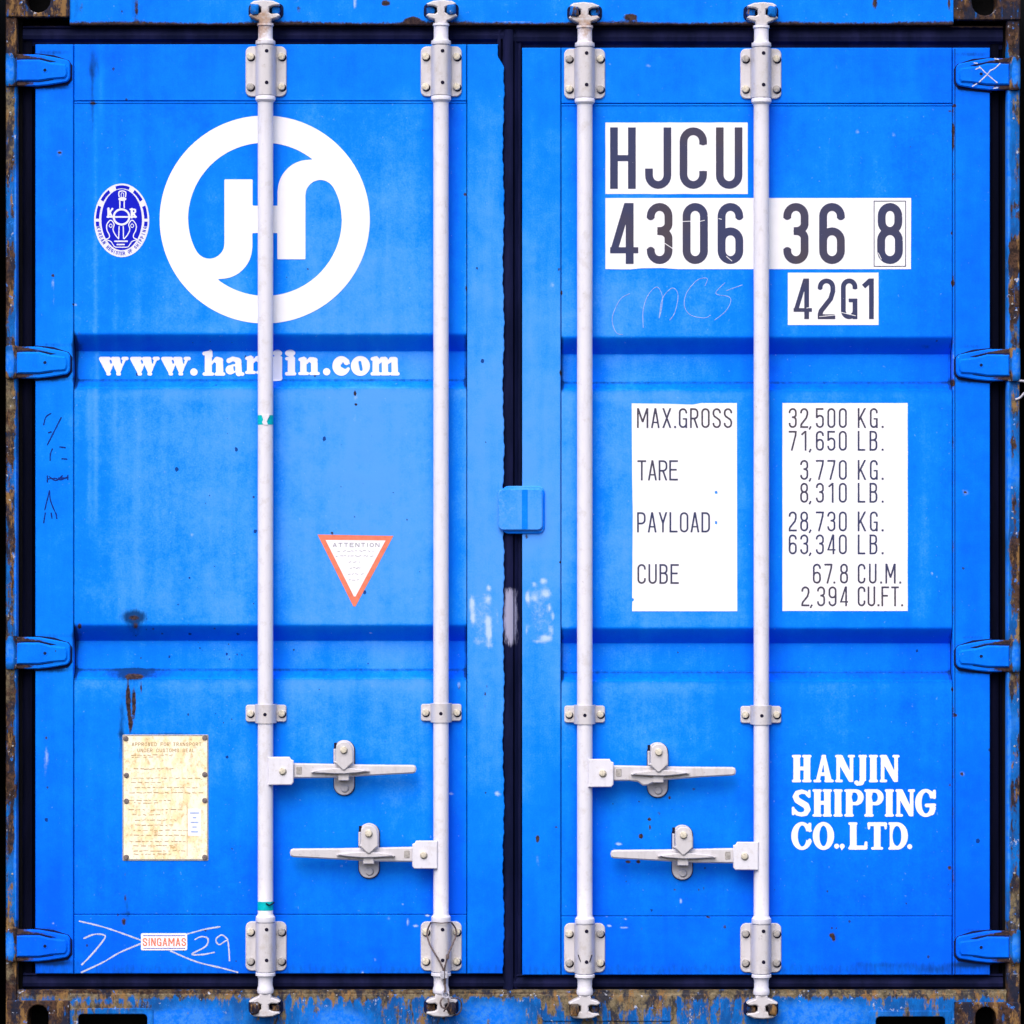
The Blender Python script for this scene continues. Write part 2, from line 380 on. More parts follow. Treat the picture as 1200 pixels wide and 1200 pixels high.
    sp = sp + 0.6 * g2(x, y, 120, 75, 26, 14) + 0.35 * g2(x, y, 225, 1110, 100, 40)
    r['speck'] = sp
    r['brown'] = np.zeros_like(x)
    return r

def wear_frame(x, y):
    x = np.asarray(x, float); y = np.asarray(y, float)
    r = wear(x, y)
    r['rust'] = np.full_like(x, 0.5)
    r['brown'] = np.full_like(x, 0.5)
    return r

def wear_sill(x, y):
    r = wear_frame(x, y)
    x = np.asarray(x, float); y = np.asarray(y, float)
    r['rust'] = 0.40 + 0.42 * np.exp(-((y - 1163) / 6) ** 2) + 0.15 * g2(x, y, 700, 1180, 120, 40) + 0.12 * g2(x, y, 450, 1180, 40, 20) - 0.30 * g2(x, y, 215, 1195, 60, 18) \
        - 0.28 * g2(x, y, 580, 1190, 50, 24) - 0.3 * g2(x, y, 960, 1190, 60, 20) - 0.3 * g2(x, y, 400, 1195, 40, 16) + 0.35 * g2(x, y, 130, 1180, 50, 5)
    r['brown'] = 0.15 + 0.55 * np.exp(-((y - 1162) / 3.5) ** 2) * (x < 700)
    return r

def wear_header(x, y):
    r = wear_frame(x, y)
    x = np.asarray(x, float); y = np.asarray(y, float)
    r['fade_and_shade'] = 0.16 + 0.12 * g2(x, y, 500, 0, 300, 60)
    r['grime_and_dark'] = 0.35 * g2(x, y, 160, 8, 12, 30) + 0.3 * g2(x, y, 90, 8, 8, 30) + 0.25 * g2(x, y, 1025, 4, 8, 20)
    r['scuff'] = 0.9 * g2(x, y, 416, 4, 2, 7) + 0.5 * g2(x, y, 600, 26, 30, 1.2)
    edge = 27.0 + 0.8 * np.sin(x * 0.033)
    r['rust'] = 1.15 / (1 + np.exp(-(y - edge) / 2.4)) + 0.8 * g2(x, y, 160, 8, 2.5, 16) + 1.0 * g2(x, y, 452, 4, 6, 4) + 1.3 * g2(x, y, 484, 24, 8, 4) + 1.1 * g2(x, y, 739, 20, 8, 4) \
        + 0.7 * g2(x, y, 350, 11, 3, 5) + 0.45 * g2(x, y, 95, 10, 6, 12) + 0.9 * g2(x, y, 1112, 4, 2, 10) + 0.8 * g2(x, y, 1025, 4, 4, 10)
    r['brown'] = 0.75 + 0 * x
    return r

def wear_post(x, y):
    r = wear_frame(x, y)
    y = np.asarray(y, float); x = np.asarray(x, float)
    lump = 0.5 * np.sin(y * 0.017 + (x > 600) * 2) + 0.35 * np.sin(y * 0.041 + 1) + 0.25 * np.sin(y * 0.11)
    inner = np.where(x < 600, (x > 16.5), (x < 1184)) * 1.0
    r['rust'] = 0.50 + 0.30 * lump - 0.12 * (x > 600) + 0.35 * band(y, 1112, 1400, 5) + 0.3 * band(y, -50, 58, 4) - 0.25 * inner * (y > 110) * (y < 1080) + 0.15 * (1 - inner)
    r['brown'] = 0.66 + 0.25 * np.sin(y * 0.02 + 2)
    return r

def wear_casting(x, y):
    r = wear_frame(x, y)
    r['rust'] = np.full_like(np.asarray(x, float), 0.78)
    r['brown'] = np.full_like(np.asarray(x, float), 0.85)
    return r

def wear_white(x, y):
    r = wear(x, y)
    y = np.asarray(y, float); x = np.asarray(x, float)
    ru = 0.85 * g2(x, y, 300, 30, 22, 26) + 0.62 * g2(x, y, 685, 34, 22, 26) + 0.18 * g2(x, y, 518, 24, 26, 8) + 0.22 * g2(x, y, 893, 24, 26, 8)
    for cx in (311, 516.5, 685, 892):
        ru = ru + 0.42 * g2(x, y, cx, 1186, 26, 20) + 0.16 * g2(x, y, cx, 1150, 14, 14) + 0.22 * g2(x, y, cx, 22, 20, 8) + 0.12 * band(y, 108, 130, 4) * g2(x, y, cx, 119, 14, 12)
    for cx, cy in ((403, 905), (432, 1003), (771, 908), (800, 1005)):
        ru = ru + 0.30 * g2(x, y, cx, cy + 5, 26, 9)
    ru = ru + 0.5 * g2(x, y, 689, 428, 2, 22)
    r['rust'] = ru
    return r

# ------------------------------------------------------------------ mesh builder (grid units across/down, millimetres outwards)
class MB:
    def __init__(self, k=1.0):
        self.v, self.f, self.m = [], [], []
        self.k = k
        self.mats = []

    def mi(self, mat):
        if mat not in self.mats:
            self.mats.append(mat)
        return self.mats.index(mat)

    def add(self, vs, fs, mat):
        o = len(self.v); i = self.mi(mat)
        self.v.extend(vs)
        for f in fs:
            self.f.append([o + a for a in f]); self.m.append(i)

    def sheet(self, x0, y0, x1, y1, dfn, mat, step=4.0, skirt=None, ys=None, xs=None):
        if xs is None:
            xs = np.linspace(x0, x1, max(2, int(round((x1 - x0) / step)) + 1))
        if ys is None:
            ys = np.linspace(y0, y1, max(2, int(round((y1 - y0) / step)) + 1))
        nx, ny = len(xs), len(ys)
        vs = []
        for y in ys:
            for x in xs:
                vs.append((x, y, dfn(x, y) if callable(dfn) else dfn))
        fs = [(j * nx + i, (j + 1) * nx + i, (j + 1) * nx + i + 1, j * nx + i + 1) for j in range(ny - 1) for i in range(nx - 1)]
        if skirt is not None:
            ring = [i for i in range(nx)] + [j * nx + nx - 1 for j in range(1, ny)] + [(ny - 1) * nx + i for i in range(nx - 2, -1, -1)] + [j * nx for j in range(ny - 2, 0, -1)]
            b = len(vs)
            for a in ring:
                vs.append((vs[a][0], vs[a][1], skirt))
            n = len(ring)
            for q in range(n):
                fs.append((ring[q], ring[(q + 1) % n], b + (q + 1) % n, b + q))
        self.add(vs, fs, mat)

    def prism(self, outline, d0, d1, mat, holes=(), ch=0.0, back=False):
        loops = []
        for n_, lp in enumerate([outline] + list(holes)):
            a = sum(lp[i][0] * lp[(i + 1) % len(lp)][1] - lp[(i + 1) % len(lp)][0] * lp[i][1] for i in range(len(lp)))
            ccw = a < 0          # y runs down: counter-clockwise as seen
            lp = list(lp)
            if (n_ == 0) != ccw:
                lp.reverse()
            loops.append(lp)
        vs, fs = [], []
        front = []
        for lp in loops:
            n = len(lp)
            ins = inset(lp, ch) if ch else lp
            chd = ch * S * 1000
            b = len(vs)
            vs += [(p[0], p[1], d0) for p in lp]
            vs += [(p[0], p[1], d1 - chd if ch else d1) for p in lp]
            for i in range(n):
                j = (i + 1) % n
                fs.append((b + i, b + j, b + n + j, b + n + i))
            if ch:
                c = len(vs)
                vs += [(p[0], p[1], d1) for p in ins]
                for i in range(n):
                    j = (i + 1) % n
                    fs.append((b + n + i, b + n + j, c + j, c + i))
                front.append(list(range(c, c + n)))
            else:
                front.append(list(range(b + n, b + 2 * n)))
        flat = [q for fr in front for q in fr]
        if len(front) == 1 and len(flat) <= 4:
            fs.append(tuple(flat))
        else:
            tris = tessellate_polygon([[Vector((vs[q][0], vs[q][1], 0)) for q in fr] for fr in front])
            for t in tris:
                a, b_, c_ = (flat[q] for q in t)
                ar = (vs[b_][0] - vs[a][0]) * (vs[c_][1] - vs[a][1]) - (vs[c_][0] - vs[a][0]) * (vs[b_][1] - vs[a][1])
                fs.append((a, b_, c_) if ar < 0 else (a, c_, b_))
        self.add(vs, fs, mat)

    def box(self, x0, y0, x1, y1, d0, d1, mat, ch=0.0):
        self.prism([(x0, y0), (x0, y1), (x1, y1), (x1, y0)], d0, d1, mat, ch=ch)

    def lathe(self, cx, cd, prof, mat, n=28, caps=True):
        vs, fs = [], []
        for y, r in prof:
            for i in range(n):
                a = 2 * PI * i / n
                vs.append((cx + r * math.cos(a), y, cd + r * S * 1000 * math.sin(a)))
        for j in range(len(prof) - 1):
            for i in range(n):
                i2 = (i + 1) % n
                fs.append((j * n + i, j * n + i2, (j + 1) * n + i2, (j + 1) * n + i))
        if caps:
            fs.append(tuple(range(n))); fs.append(tuple(range((len(prof) - 1) * n, len(prof) * n)))
        self.add(vs, fs, mat)

    def bolt(self, cx, cy, r, d0, h, mat, n=18, tilt=0.0):
        """a domed bolt head facing out"""
        prof = [(r * 1.0, 0), (r * 1.0, h * 0.62), (r * 0.86, h * 0.9), (r * 0.5, h * 1.0)]
        vs, fs = [], []
        for rr, hh in prof:
            for i in range(n):
                a = -2 * PI * i / n
                vs.append((cx + rr * math.cos(a), cy + rr * math.sin(a), d0 + hh))
        for j in range(3):
            for i in range(n):
                i2 = (i + 1) % n
                fs.append((j * n + i, j * n + i2, (j + 1) * n + i2, (j + 1) * n + i))
        fs.append(tuple(range(3 * n, 4 * n)))
        self.add(vs, fs, mat)

    def tube(self, pts, r, mat, n=8, smooth=4):
        """pts: (x, y, d mm); r in grid units"""
        P = catmull([Vector((p[0], p[1], p[2] / (S * 1000))) for p in pts], smooth) if smooth else [Vector((p[0], p[1], p[2] / (S * 1000))) for p in pts]
        vs, fs = [], []
        up = Vector((0.13, 0.2, 1)).normalized()
        for i, p in enumerate(P):
            t = (P[min(i + 1, len(P) - 1)] - P[max(i - 1, 0)]).normalized()
            s_ = t.cross(up)
            if s_.length < 1e-4:
                s_ = Vector((1, 0, 0))
            s_.normalize(); u = s_.cross(t).normalized()
            for a in range(n):
                q = p + (s_ * math.cos(2 * PI * a / n) + u * math.sin(2 * PI * a / n)) * r
                vs.append((q.x, q.y, q.z * S * 1000))
        for i in range(len(P) - 1):
            for a in range(n):
                b = (a + 1) % n
                fs.append((i * n + a, i * n + b, (i + 1) * n + b, (i + 1) * n + a))
        fs.append(tuple(range(n))); fs.append(tuple(range((len(P) - 1) * n, len(P) * n)))
        self.add(vs, fs, mat)

    def blob(self, cx, cy, d0, d1, rx, ry, mat, seed=0, rough=0.15, n=14):
        """weather-beaten cast lug: a rounded block standing out from d0 to d1"""
        rnd = random.Random(seed)
        vs, fs = [], []
        prof = [(1.0, 0), (1.0, 0.72), (0.86, 0.93), (0.5, 1.0)]
        ph = [1 + rough * (rnd.random() - 0.5) for _ in range(n)]
        for s_, h in prof:
            for i in range(n):
                a = -2 * PI * i / n
                c, s2 = math.cos(a), math.sin(a)
                e = 0.55
                xx = math.copysign(abs(c) ** e, c) * rx * s_ * ph[i]; yy = math.copysign(abs(s2) ** e, s2) * ry * s_ * ph[i]
                vs.append((cx + xx, cy + yy, d0 + (d1 - d0) * h))
        for j in range(3):
            for i in range(n):
                i2 = (i + 1) % n
                fs.append((j * n + i, j * n + i2, (j + 1) * n + i2, (j + 1) * n + i))
        fs.append(tuple(range(3 * n, 4 * n)))
        self.add(vs, fs, mat)

    def build(self, name, parent, wearfn=None, label=None, smooth=True):
        me = bpy.data.meshes.new(name)
        k = self.k
        V = np.array(self.v, float)
        W = np.empty_like(V)
        W[:, 0] = (V[:, 0] - 600) * S * k
        W[:, 1] = -V[:, 2] / 1000
        W[:, 2] = (600 - V[:, 1]) * S * k - BASE
        me.from_pydata(W.tolist(), [], self.f)
        for m_ in self.mats:
            me.materials.append(M[m_])
        me.polygons.foreach_set('material_index', self.m)
        if wearfn:
            for an, val in wearfn(V[:, 0], V[:, 1]).items():
                at = me.attributes.new(an, 'FLOAT', 'POINT')
                at.data.foreach_set('value', np.ascontiguousarray(np.broadcast_to(val, (len(V),)), dtype=np.float32))
        if smooth:
            me.polygons.foreach_set('use_smooth', [True] * len(me.polygons))
            me.set_sharp_from_angle(angle=math.radians(32))
        me.update()
        o = bpy.data.objects.new(name, me)
        COL.objects.link(o)
        if parent is not None:
            o.parent = parent
        else:
            o.location = (0, 0, BASE)
        if label:
            o['label'] = label
        return o

BASE = (600 - 1232) * S

def inset(lp, d):
    """offset a counter-clockwise (as seen, y down) loop inwards"""
    n = len(lp); out = []
    for i in range(n):
        p0, p1, p2 = lp[i - 1], lp[i], lp[(i + 1) % n]
        e1 = (p1[0] - p0[0], p1[1] - p0[1]); e2 = (p2[0] - p1[0], p2[1] - p1[1])
        l1 = math.hypot(*e1) or 1e-9; l2 = math.hypot(*e2) or 1e-9
        n1 = (e1[1] / l1, -e1[0] / l1); n2 = (e2[1] / l2, -e2[0] / l2)
        mx, my = n1[0] + n2[0], n1[1] + n2[1]
        den = max(0.35, 1 + n1[0] * n2[0] + n1[1] * n2[1])
        out.append((p1[0] + mx * d / den, p1[1] + my * d / den))
    return out

def rrect(x0, y0, x1, y1, r, n=5):
    p = []
    for cx, cy, a0 in ((x1 - r, y0 + r, -90), (x1 - r, y1 - r, 0), (x0 + r, y1 - r, 90), (x0 + r, y0 + r, 180)):
        for i in range(n + 1):
            a = math.radians(a0 + 90 * i / n)
            p.append((cx + r * math.cos(a), cy + r * math.sin(a)))
    return p

def catmull(P, sub=6, closed=False):
    out = []
    n = len(P)
    rng = n if closed else n - 1
    for i in range(rng):
        if closed:
            p0, p1, p2, p3 = P[i - 1], P[i], P[(i + 1) % n], P[(i + 2) % n]
        else:
            p0, p1, p2, p3 = P[max(i - 1, 0)], P[i], P[i + 1], P[min(i + 2, n - 1)]
        for j in range(sub):
            t = j / sub
            out.append(0.5 * ((2 * p1) + (-p0 + p2) * t + (2 * p0 - 5 * p1 + 4 * p2 - p3) * t * t + (-p0 + 3 * p1 - 3 * p2 + p3) * t ** 3))
    if not closed:
        out.append(P[-1])
    return out

def cat2(pts, sub=6, closed=False):
    return [(p.x, p.y) for p in catmull([Vector((a, b)) for a, b in pts], sub, closed)]

# ------------------------------------------------------------------ flat lettering: shapes merged through a distance field
def sd_seg(X, Y, x0, y0, x1, y1, w0, w1=None, cap='butt'):
    dx, dy = x1 - x0, y1 - y0
    L = math.hypot(dx, dy)
    if L < 1e-5:
        dx, dy, L = 1e-5, 0.0, 1e-5
    ux, uy = dx / L, dy / L
    u = (X - x0) * ux + (Y - y0) * uy
    v = (X - x0) * -uy + (Y - y0) * ux
    if cap == 'round':
        t = np.clip(u / L, 0, 1)
        ww = w0 + ((w1 if w1 is not None else w0) - w0) * t
        return np.hypot(u - np.clip(u, 0, L), v) - ww / 2
    return np.maximum(np.abs(v) - w0 / 2, np.maximum(-u, u - L))

def sd_poly(X, Y, pts):
    d = np.full(X.shape, 1e9); ins = np.zeros(X.shape, bool)
    n = len(pts)
    for i in range(n):
        x0, y0 = pts[i]; x1, y1 = pts[(i + 1) % n]
        ex, ey = x1 - x0, y1 - y0
        wx, wy = X - x0, Y - y0
        t = np.clip((wx * ex + wy * ey) / max(ex * ex + ey * ey, 1e-12), 0, 1)
        d = np.minimum(d, np.hypot(wx - ex * t, wy - ey * t))
        if y0 != y1:
            c = ((y0 > Y) != (y1 > Y)) & (X < (x1 - x0) * (Y - y0) / (y1 - y0) + x0)
            ins ^= c
    return np.where(ins, -d, d)

class Flat:
    """collects glyphs; each glyph = list of (sign, kind, args), clip box, rounding"""
    def __init__(self, x0, y0, x1, y1, cell):
        self.xs = np.arange(x0, x1 + cell, cell); self.ys = np.arange(y0, y1 + cell, cell)
        self.cell = cell
        self.sd = np.full((len(self.ys), len(self.xs)), 1e3)

    def glyph(self, ops, bbox, clip=None, rnd=0.0):
        x0, y0, x1, y1 = bbox
        i0 = max(0, np.searchsorted(self.xs, x0) - 2); i1 = min(len(self.xs), np.searchsorted(self.xs, x1) + 2)
        j0 = max(0, np.searchsorted(self.ys, y0) - 2); j1 = min(len(self.ys), np.searchsorted(self.ys, y1) + 2)
        if i1 <= i0 or j1 <= j0:
            return
        X, Y = np.meshgrid(self.xs[i0:i1], self.ys[j0:j1])
        sd = np.full(X.shape, 1e3)
        for sign, kind, a in ops:
            if kind == 'seg':
                q = sd_seg(X, Y, *a)
            elif kind == 'cap':
                q = sd_seg(X, Y, a[0], a[1], a[2], a[3], a[4], a[5] if len(a) > 5 else None, 'round')
            elif kind == 'poly':
                q = sd_poly(X, Y, a)
            elif kind == 'ell':
                cx, cy, rx, ry = a
                q = (np.hypot((X - cx) / rx, (Y - cy) / ry) - 1) * min(rx, ry)
            elif kind == 'dot':
                q = np.hypot(X - a[0], Y - a[1]) - a[2]
            sd = np.minimum(sd, q) if sign == '+' else np.maximum(sd, -q)
        sd = sd - rnd
        if clip:
            cx0, cy0, cx1, cy1 = clip
            sd = np.maximum(sd, np.maximum(np.maximum(cx0 - X, X - cx1), np.maximum(cy0 - Y, Y - cy1)))
        self.sd[j0:j1, i0:i1] = np.minimum(self.sd[j0:j1, i0:i1], sd)

    def mesh(self, mb, mat, dfn, lift=0.0):
        sd = self.sd
        D = (lambda x, y: dfn(x, y) + lift) if callable(dfn) else (lambda x, y: dfn + lift)
        ins = sd < 0
        c = ins[:-1, :-1].astype(int) + ins[:-1, 1:] + ins[1:, 1:] + ins[1:, :-1]
        vs, fs = [], []
        xs, ys = self.xs, self.ys
        for j in range(c.shape[0]):
            row = c[j]
            nz = np.nonzero(row)[0]
            i = 0
            while i < len(nz):
                q = nz[i]
                if row[q] == 4:
                    k2 = i
                    while k2 + 1 < len(nz) and nz[k2 + 1] == nz[k2] + 1 and row[nz[k2 + 1]] == 4:
                        k2 += 1
                    xa, xb = xs[q], xs[nz[k2] + 1]
                    b = len(vs)
                    for X, Y in ((xa, ys[j]), (xa, ys[j + 1]), (xb, ys[j + 1]), (xb, ys[j])):
                        vs.append((X, Y, D(X, Y)))
                    fs.append((b, b + 1, b + 2, b + 3))
                    i = k2 + 1
                    continue
                cs = [(xs[q], ys[j], sd[j, q]), (xs[q], ys[j + 1], sd[j + 1, q]), (xs[q + 1], ys[j + 1], sd[j + 1, q + 1]), (xs[q + 1], ys[j], sd[j, q + 1])]
                b = len(vs); cnt = 0
                for a in range(4):
                    p, r = cs[a], cs[(a + 1) % 4]
                    if p[2] < 0:
                        vs.append((p[0], p[1], D(p[0], p[1]))); cnt += 1
                    if (p[2] < 0) != (r[2] < 0):
                        t = p[2] / (p[2] - r[2])
                        X, Y = p[0] + (r[0] - p[0]) * t, p[1] + (r[1] - p[1]) * t
                        vs.append((X, Y, D(X, Y))); cnt += 1
                if cnt >= 3:
                    fs.append(tuple(range(b, b + cnt)))
                i += 1
        mb.add(vs, fs, mat)

def arc(cx, cy, rx, ry, a0, a1, n=12):
    return [(cx + rx * math.cos(math.radians(a0 + (a1 - a0) * i / n)), cy + ry * math.sin(math.radians(a0 + (a1 - a0) * i / n))) for i in range(n + 1)]

def din(ch, w, s):
    """condensed engineering lettering: strokes in a box w wide, 1 high, y up; returns [(points, width)]"""
    a, b, c, d = s / 2, w - s / 2, s / 2, 1 - s / 2
    m = w / 2; r = (b - a) / 2; ry = r * 1.05
    top = arc(m, d - ry, r, ry, 0, 180); bot = arc(m, c + ry, r, ry, 180, 360)
    h = s * 0.78
    if ch == 'H': return [([(a, 0), (a, 1)], s), ([(b, 0), (b, 1)], s), ([(a, .5), (b, .5)], h)]
    if ch == 'J': return [([(b, 1)] + arc(m, c + ry, r, ry, 0, -180) + [(a, .33)], s)]
    if ch == 'C': return [([(b, .72)] + top + bot + [(b, .29)], s)]
    if ch == 'U': return [([(a, 1)] + bot + [(b, 1)], s)]
    if ch in '0O': return [(top + bot + [top[0]], s)]
    if ch == 'G': return [([(b, .74)] + top + bot + [(b, .46)], s), ([(m - s * .1, .46), (w, .46)], h), ([(b, 0), (b, .46)], s)]
    if ch == '6': return [([(b, .75)] + top + bot + arc(m, .60 - s / 2 - ry, r, ry, 0, 180), s)]
    if ch == '9': return [([(a, .25)] + arc(m, c + ry, r, ry, 180, 360) + arc(m, d - ry, r, ry, 0, 180) + arc(m, .40 + s / 2 + ry, r, ry, 180, 360), s)]
    if ch == '8':
        q = r * .94
        return [(arc(m, d - ry, q, ry, 0, 180) + arc(m, .54 + ry, q, ry, 180, 360) + [(m + q, d - ry)], s), (arc(m, .54 - ry, r, ry, 0, 180) + arc(m, c + ry, r, ry, 180, 360) + [(b, .54 - ry)], s)]
    if ch == '3': return [([(a, .75)] + arc(m, d - ry, r, ry, 180, 0) + arc(m, .54 + ry * .8, r, ry * .8, 0, -80) + [(m - r * .25, .54)], s),
                          ([(m - r * .25, .54)] + arc(m, .54 - ry * .8, r, ry * .8, 80, 0) + arc(m, c + ry, r, ry, 0, -180) + [(a, .25)], s)]
    if ch == '4': return [([(b - s * .6, 0), (b - s * .6, 1)], s), ([(b - s * .75, 1.02), (a * .9, .20)], s * .92), ([(0, .225), (w, .225)], h)]
    if ch == '7': return [([(0, d), (w, d)], s), ([(b, d), (b - r * .1, .78), (m - r * .35, 0)], s)]
    if ch == '1': return [([(b, 0), (b, 1)], s), ([(b + s * .2, 1.0), (0, .80)], s)]
    if ch == '2': return [([(a, .74)] + arc(m, d - ry, r, ry, 180, 0) + [(b, .68), (b - r * .35, .50), (a + r * .15, .20), (a, .12), (a, 0)], s), ([(0, c), (w, c)], s)]
    if ch == '5': return [([(0, d), (w * .95, d)], s), ([(a, 1), (a, .50)], s), ([(a, .54)] + arc(m, .62 - ry, r, ry, 150, 0) + arc(m, c + ry, r, ry, 0, -180) + [(a, .24)], s)]
    if ch == 'M': return [([(a, 0), (a, 1)], s), ([(b, 0), (b, 1)], s), ([(a, 1.02), (m, .30)], s), ([(b, 1.02), (m, .30)], s)]
    if ch == 'N': return [([(a, 0), (a, 1)], s), ([(b, 0), (b, 1)], s), ([(a, 1.02), (b, -.02)], s)]
    if ch == 'A': return [([(a * .7, -.04), (m, 1.02)], s), ([(w - a * .7, -.04), (m, 1.02)], s), ([(w * .2, .28), (w * .8, .28)], h)]
    if ch == 'V': return [([(a * .7, 1.04), (m, -.02)], s), ([(w - a * .7, 1.04), (m, -.02)], s)]
    if ch == 'X': return [([(a * .5, -.05), (w - a * .5, 1.05)], s), ([(w - a * .5, -.05), (a * .5, 1.05)], s)]
    if ch == 'Y': return [([(a * .6, 1.05), (m, .46)], s), ([(w - a * .6, 1.05), (m, .46)], s), ([(m, 0), (m, .5)], s)]
    if ch == 'L': return [([(a, 0), (a, 1)], s), ([(0, c), (w, c)], s)]
    if ch == 'T': return [([(m, 0), (m, 1)], s), ([(0, d), (w, d)], s)]
    if ch == 'I': return [([(m, 0), (m, 1)], s)]
    if ch == 'E': return [([(a, 0), (a, 1)], s), ([(0, c), (w, c)], s), ([(0, d), (w, d)], s), ([(0, .53), (w * .86, .53)], s)]
    if ch == 'F': return [([(a, 0), (a, 1)], s), ([(0, d), (w, d)], s), ([(0, .53), (w * .86, .53)], s)]
    if ch == 'P': return [([(a, 0), (a, 1)], s), ([(0, d), (m, d)] + arc(m, d - ry, r, ry, 90, 0, 6) + arc(m, .44 + ry, r, ry, 0, -90, 6) + [(0, .44)], s)]
    if ch == 'R': return [([(a, 0), (a, 1)], s), ([(0, d), (m, d)] + arc(m, d - ry, r, ry, 90, 0, 6) + arc(m, .48 + ry, r, ry, 0, -90, 6) + [(0, .48)], s), ([(m, .48), (b + s * .1, -.04)], s)]
    if ch == 'B': return [([(a, 0), (a, 1)], s), ([(0, d), (m, d)] + arc(m, d - ry, r * .93, ry, 90, 0, 6) + arc(m, .54 + ry, r * .93, ry, 0, -90, 6) + [(0, .54)], s),
                          ([(0, .54), (m, .54)] + arc(m, .54 - ry, r, ry, 90, 0, 6) + arc(m, c + ry, r, ry, 0, -90, 6) + [(0, c)], s)]
    if ch == 'D': return [([(a, 0), (a, 1)], s), ([(0, d), (m, d)] + arc(m, d - ry, r, ry, 90, 0, 6) + arc(m, c + ry, r, ry, 0, -90, 6) + [(0, c)], s)]
    if ch == 'K': return [([(a, 0), (a, 1)], s), ([(a, .36), (w - a * .4, 1.05)], s), ([(a + r * .5, .56), (w - a * .2, -.05)], s)]
    if ch == 'S': return [([(b, .75)] + arc(m, d - ry, r, ry, 0, 180) + [(a, .70), (a + r * .25, .60), (b - r * .25, .42), (b, .32)] + arc(m, c + ry, r, ry, 0, -180) + [(a, .25)], s)]
    return []

def put_glyph(fl, ch, x, ytop, w, h, s, sc_s=None):
    """x, ytop, w, h in grid units; s stroke in grid units"""
    ops = []
    if ch == '.':
        ops.append(('+', 'poly', [(x, ytop + h), (x, ytop + h - s * 1.15), (x + s * 1.15, ytop + h - s * 1.15), (x + s * 1.15, ytop + h)]))
        fl.glyph(ops, (x - 2, ytop, x + s * 2 + 2, ytop + h + 2)); return
    if ch == ',':
        ops.append(('+', 'seg', (x + s, ytop + h - s * 1.0, x, ytop + h + s * 1.0, s)))
        fl.glyph(ops, (x - 3, ytop, x + s * 2 + 3, ytop + h + 5)); return
    for pts, sw in din(ch, w / h, s / h):
        P = [(x + px * h, ytop + h - py * h) for px, py in pts]
        for i in range(len(P) - 1):
            ops.append(('+', 'seg', (P[i][0], P[i][1], P[i + 1][0], P[i + 1][1], sw * h)))
            if i:
                ops.append(('+', 'dot', (P[i][0], P[i][1], sw * h / 2)))
    fl.glyph(ops, (x - 2, ytop - 2, x + w + 2, ytop + h + 2), clip=(x - s * .3, ytop, x + w + s * .3, ytop + h))

WID = {'M': 1.35, '1': 0.62, '.': 0.22, ',': 0.3, ' ': 0.9, 'I': 0.35, 'L': .95, 'K': 1.05, 'X': 1.05}

def text_fit(fl, txt, x0, x1, ytop, h, gw, s):
    ws = [WID.get(c, 1.0) * gw for c in txt]
    gap = (x1 - x0 - sum(ws)) / max(1, len(txt) - 1)
    x = x0
    for c, wd in zip(txt, ws):
        if c != ' ':
            put_glyph(fl, c, x, ytop, wd, h, s)
        x += wd + gap

# ------------------------------------------------------------------ container
root = bpy.data.objects.new('shipping_container', None)
COL.objects.link(root)
root.location = (0, 0, BASE)
root['label'] = 'bright blue steel shipping container end with two closed doors and white locking bars'
root['category'] = 'container'

def profile(bands, depth=36.0):
    """corrugated door skin: depth (mm) as a function of the height on the door"""
    def fn(x, y):
        for a, b, c, d in bands:
            if y <= a or y >= d:
                continue
            if y < b:
                t = (y - a) / (b - a)
                t = min(1.0, t) ** 1.18
                return -2.0 - depth * t
            if y <= c:
                return -2.0 - depth
            t = (d - y) / (d - c)
            return -2.0 - depth * (1 - (1 - min(t, 1.0)) ** 1.15)
        return -2.0
    return fn

BANDS_L = ((391.5, 411, 444.5, 455), (732.5, 751.5, 785, 795.5))
BANDS_R = ((395, 414.5, 447.5, 457.5), (736, 754.5, 787.5, 798.5))
skinL, skinR = profile(BANDS_L), profile(BANDS_R)

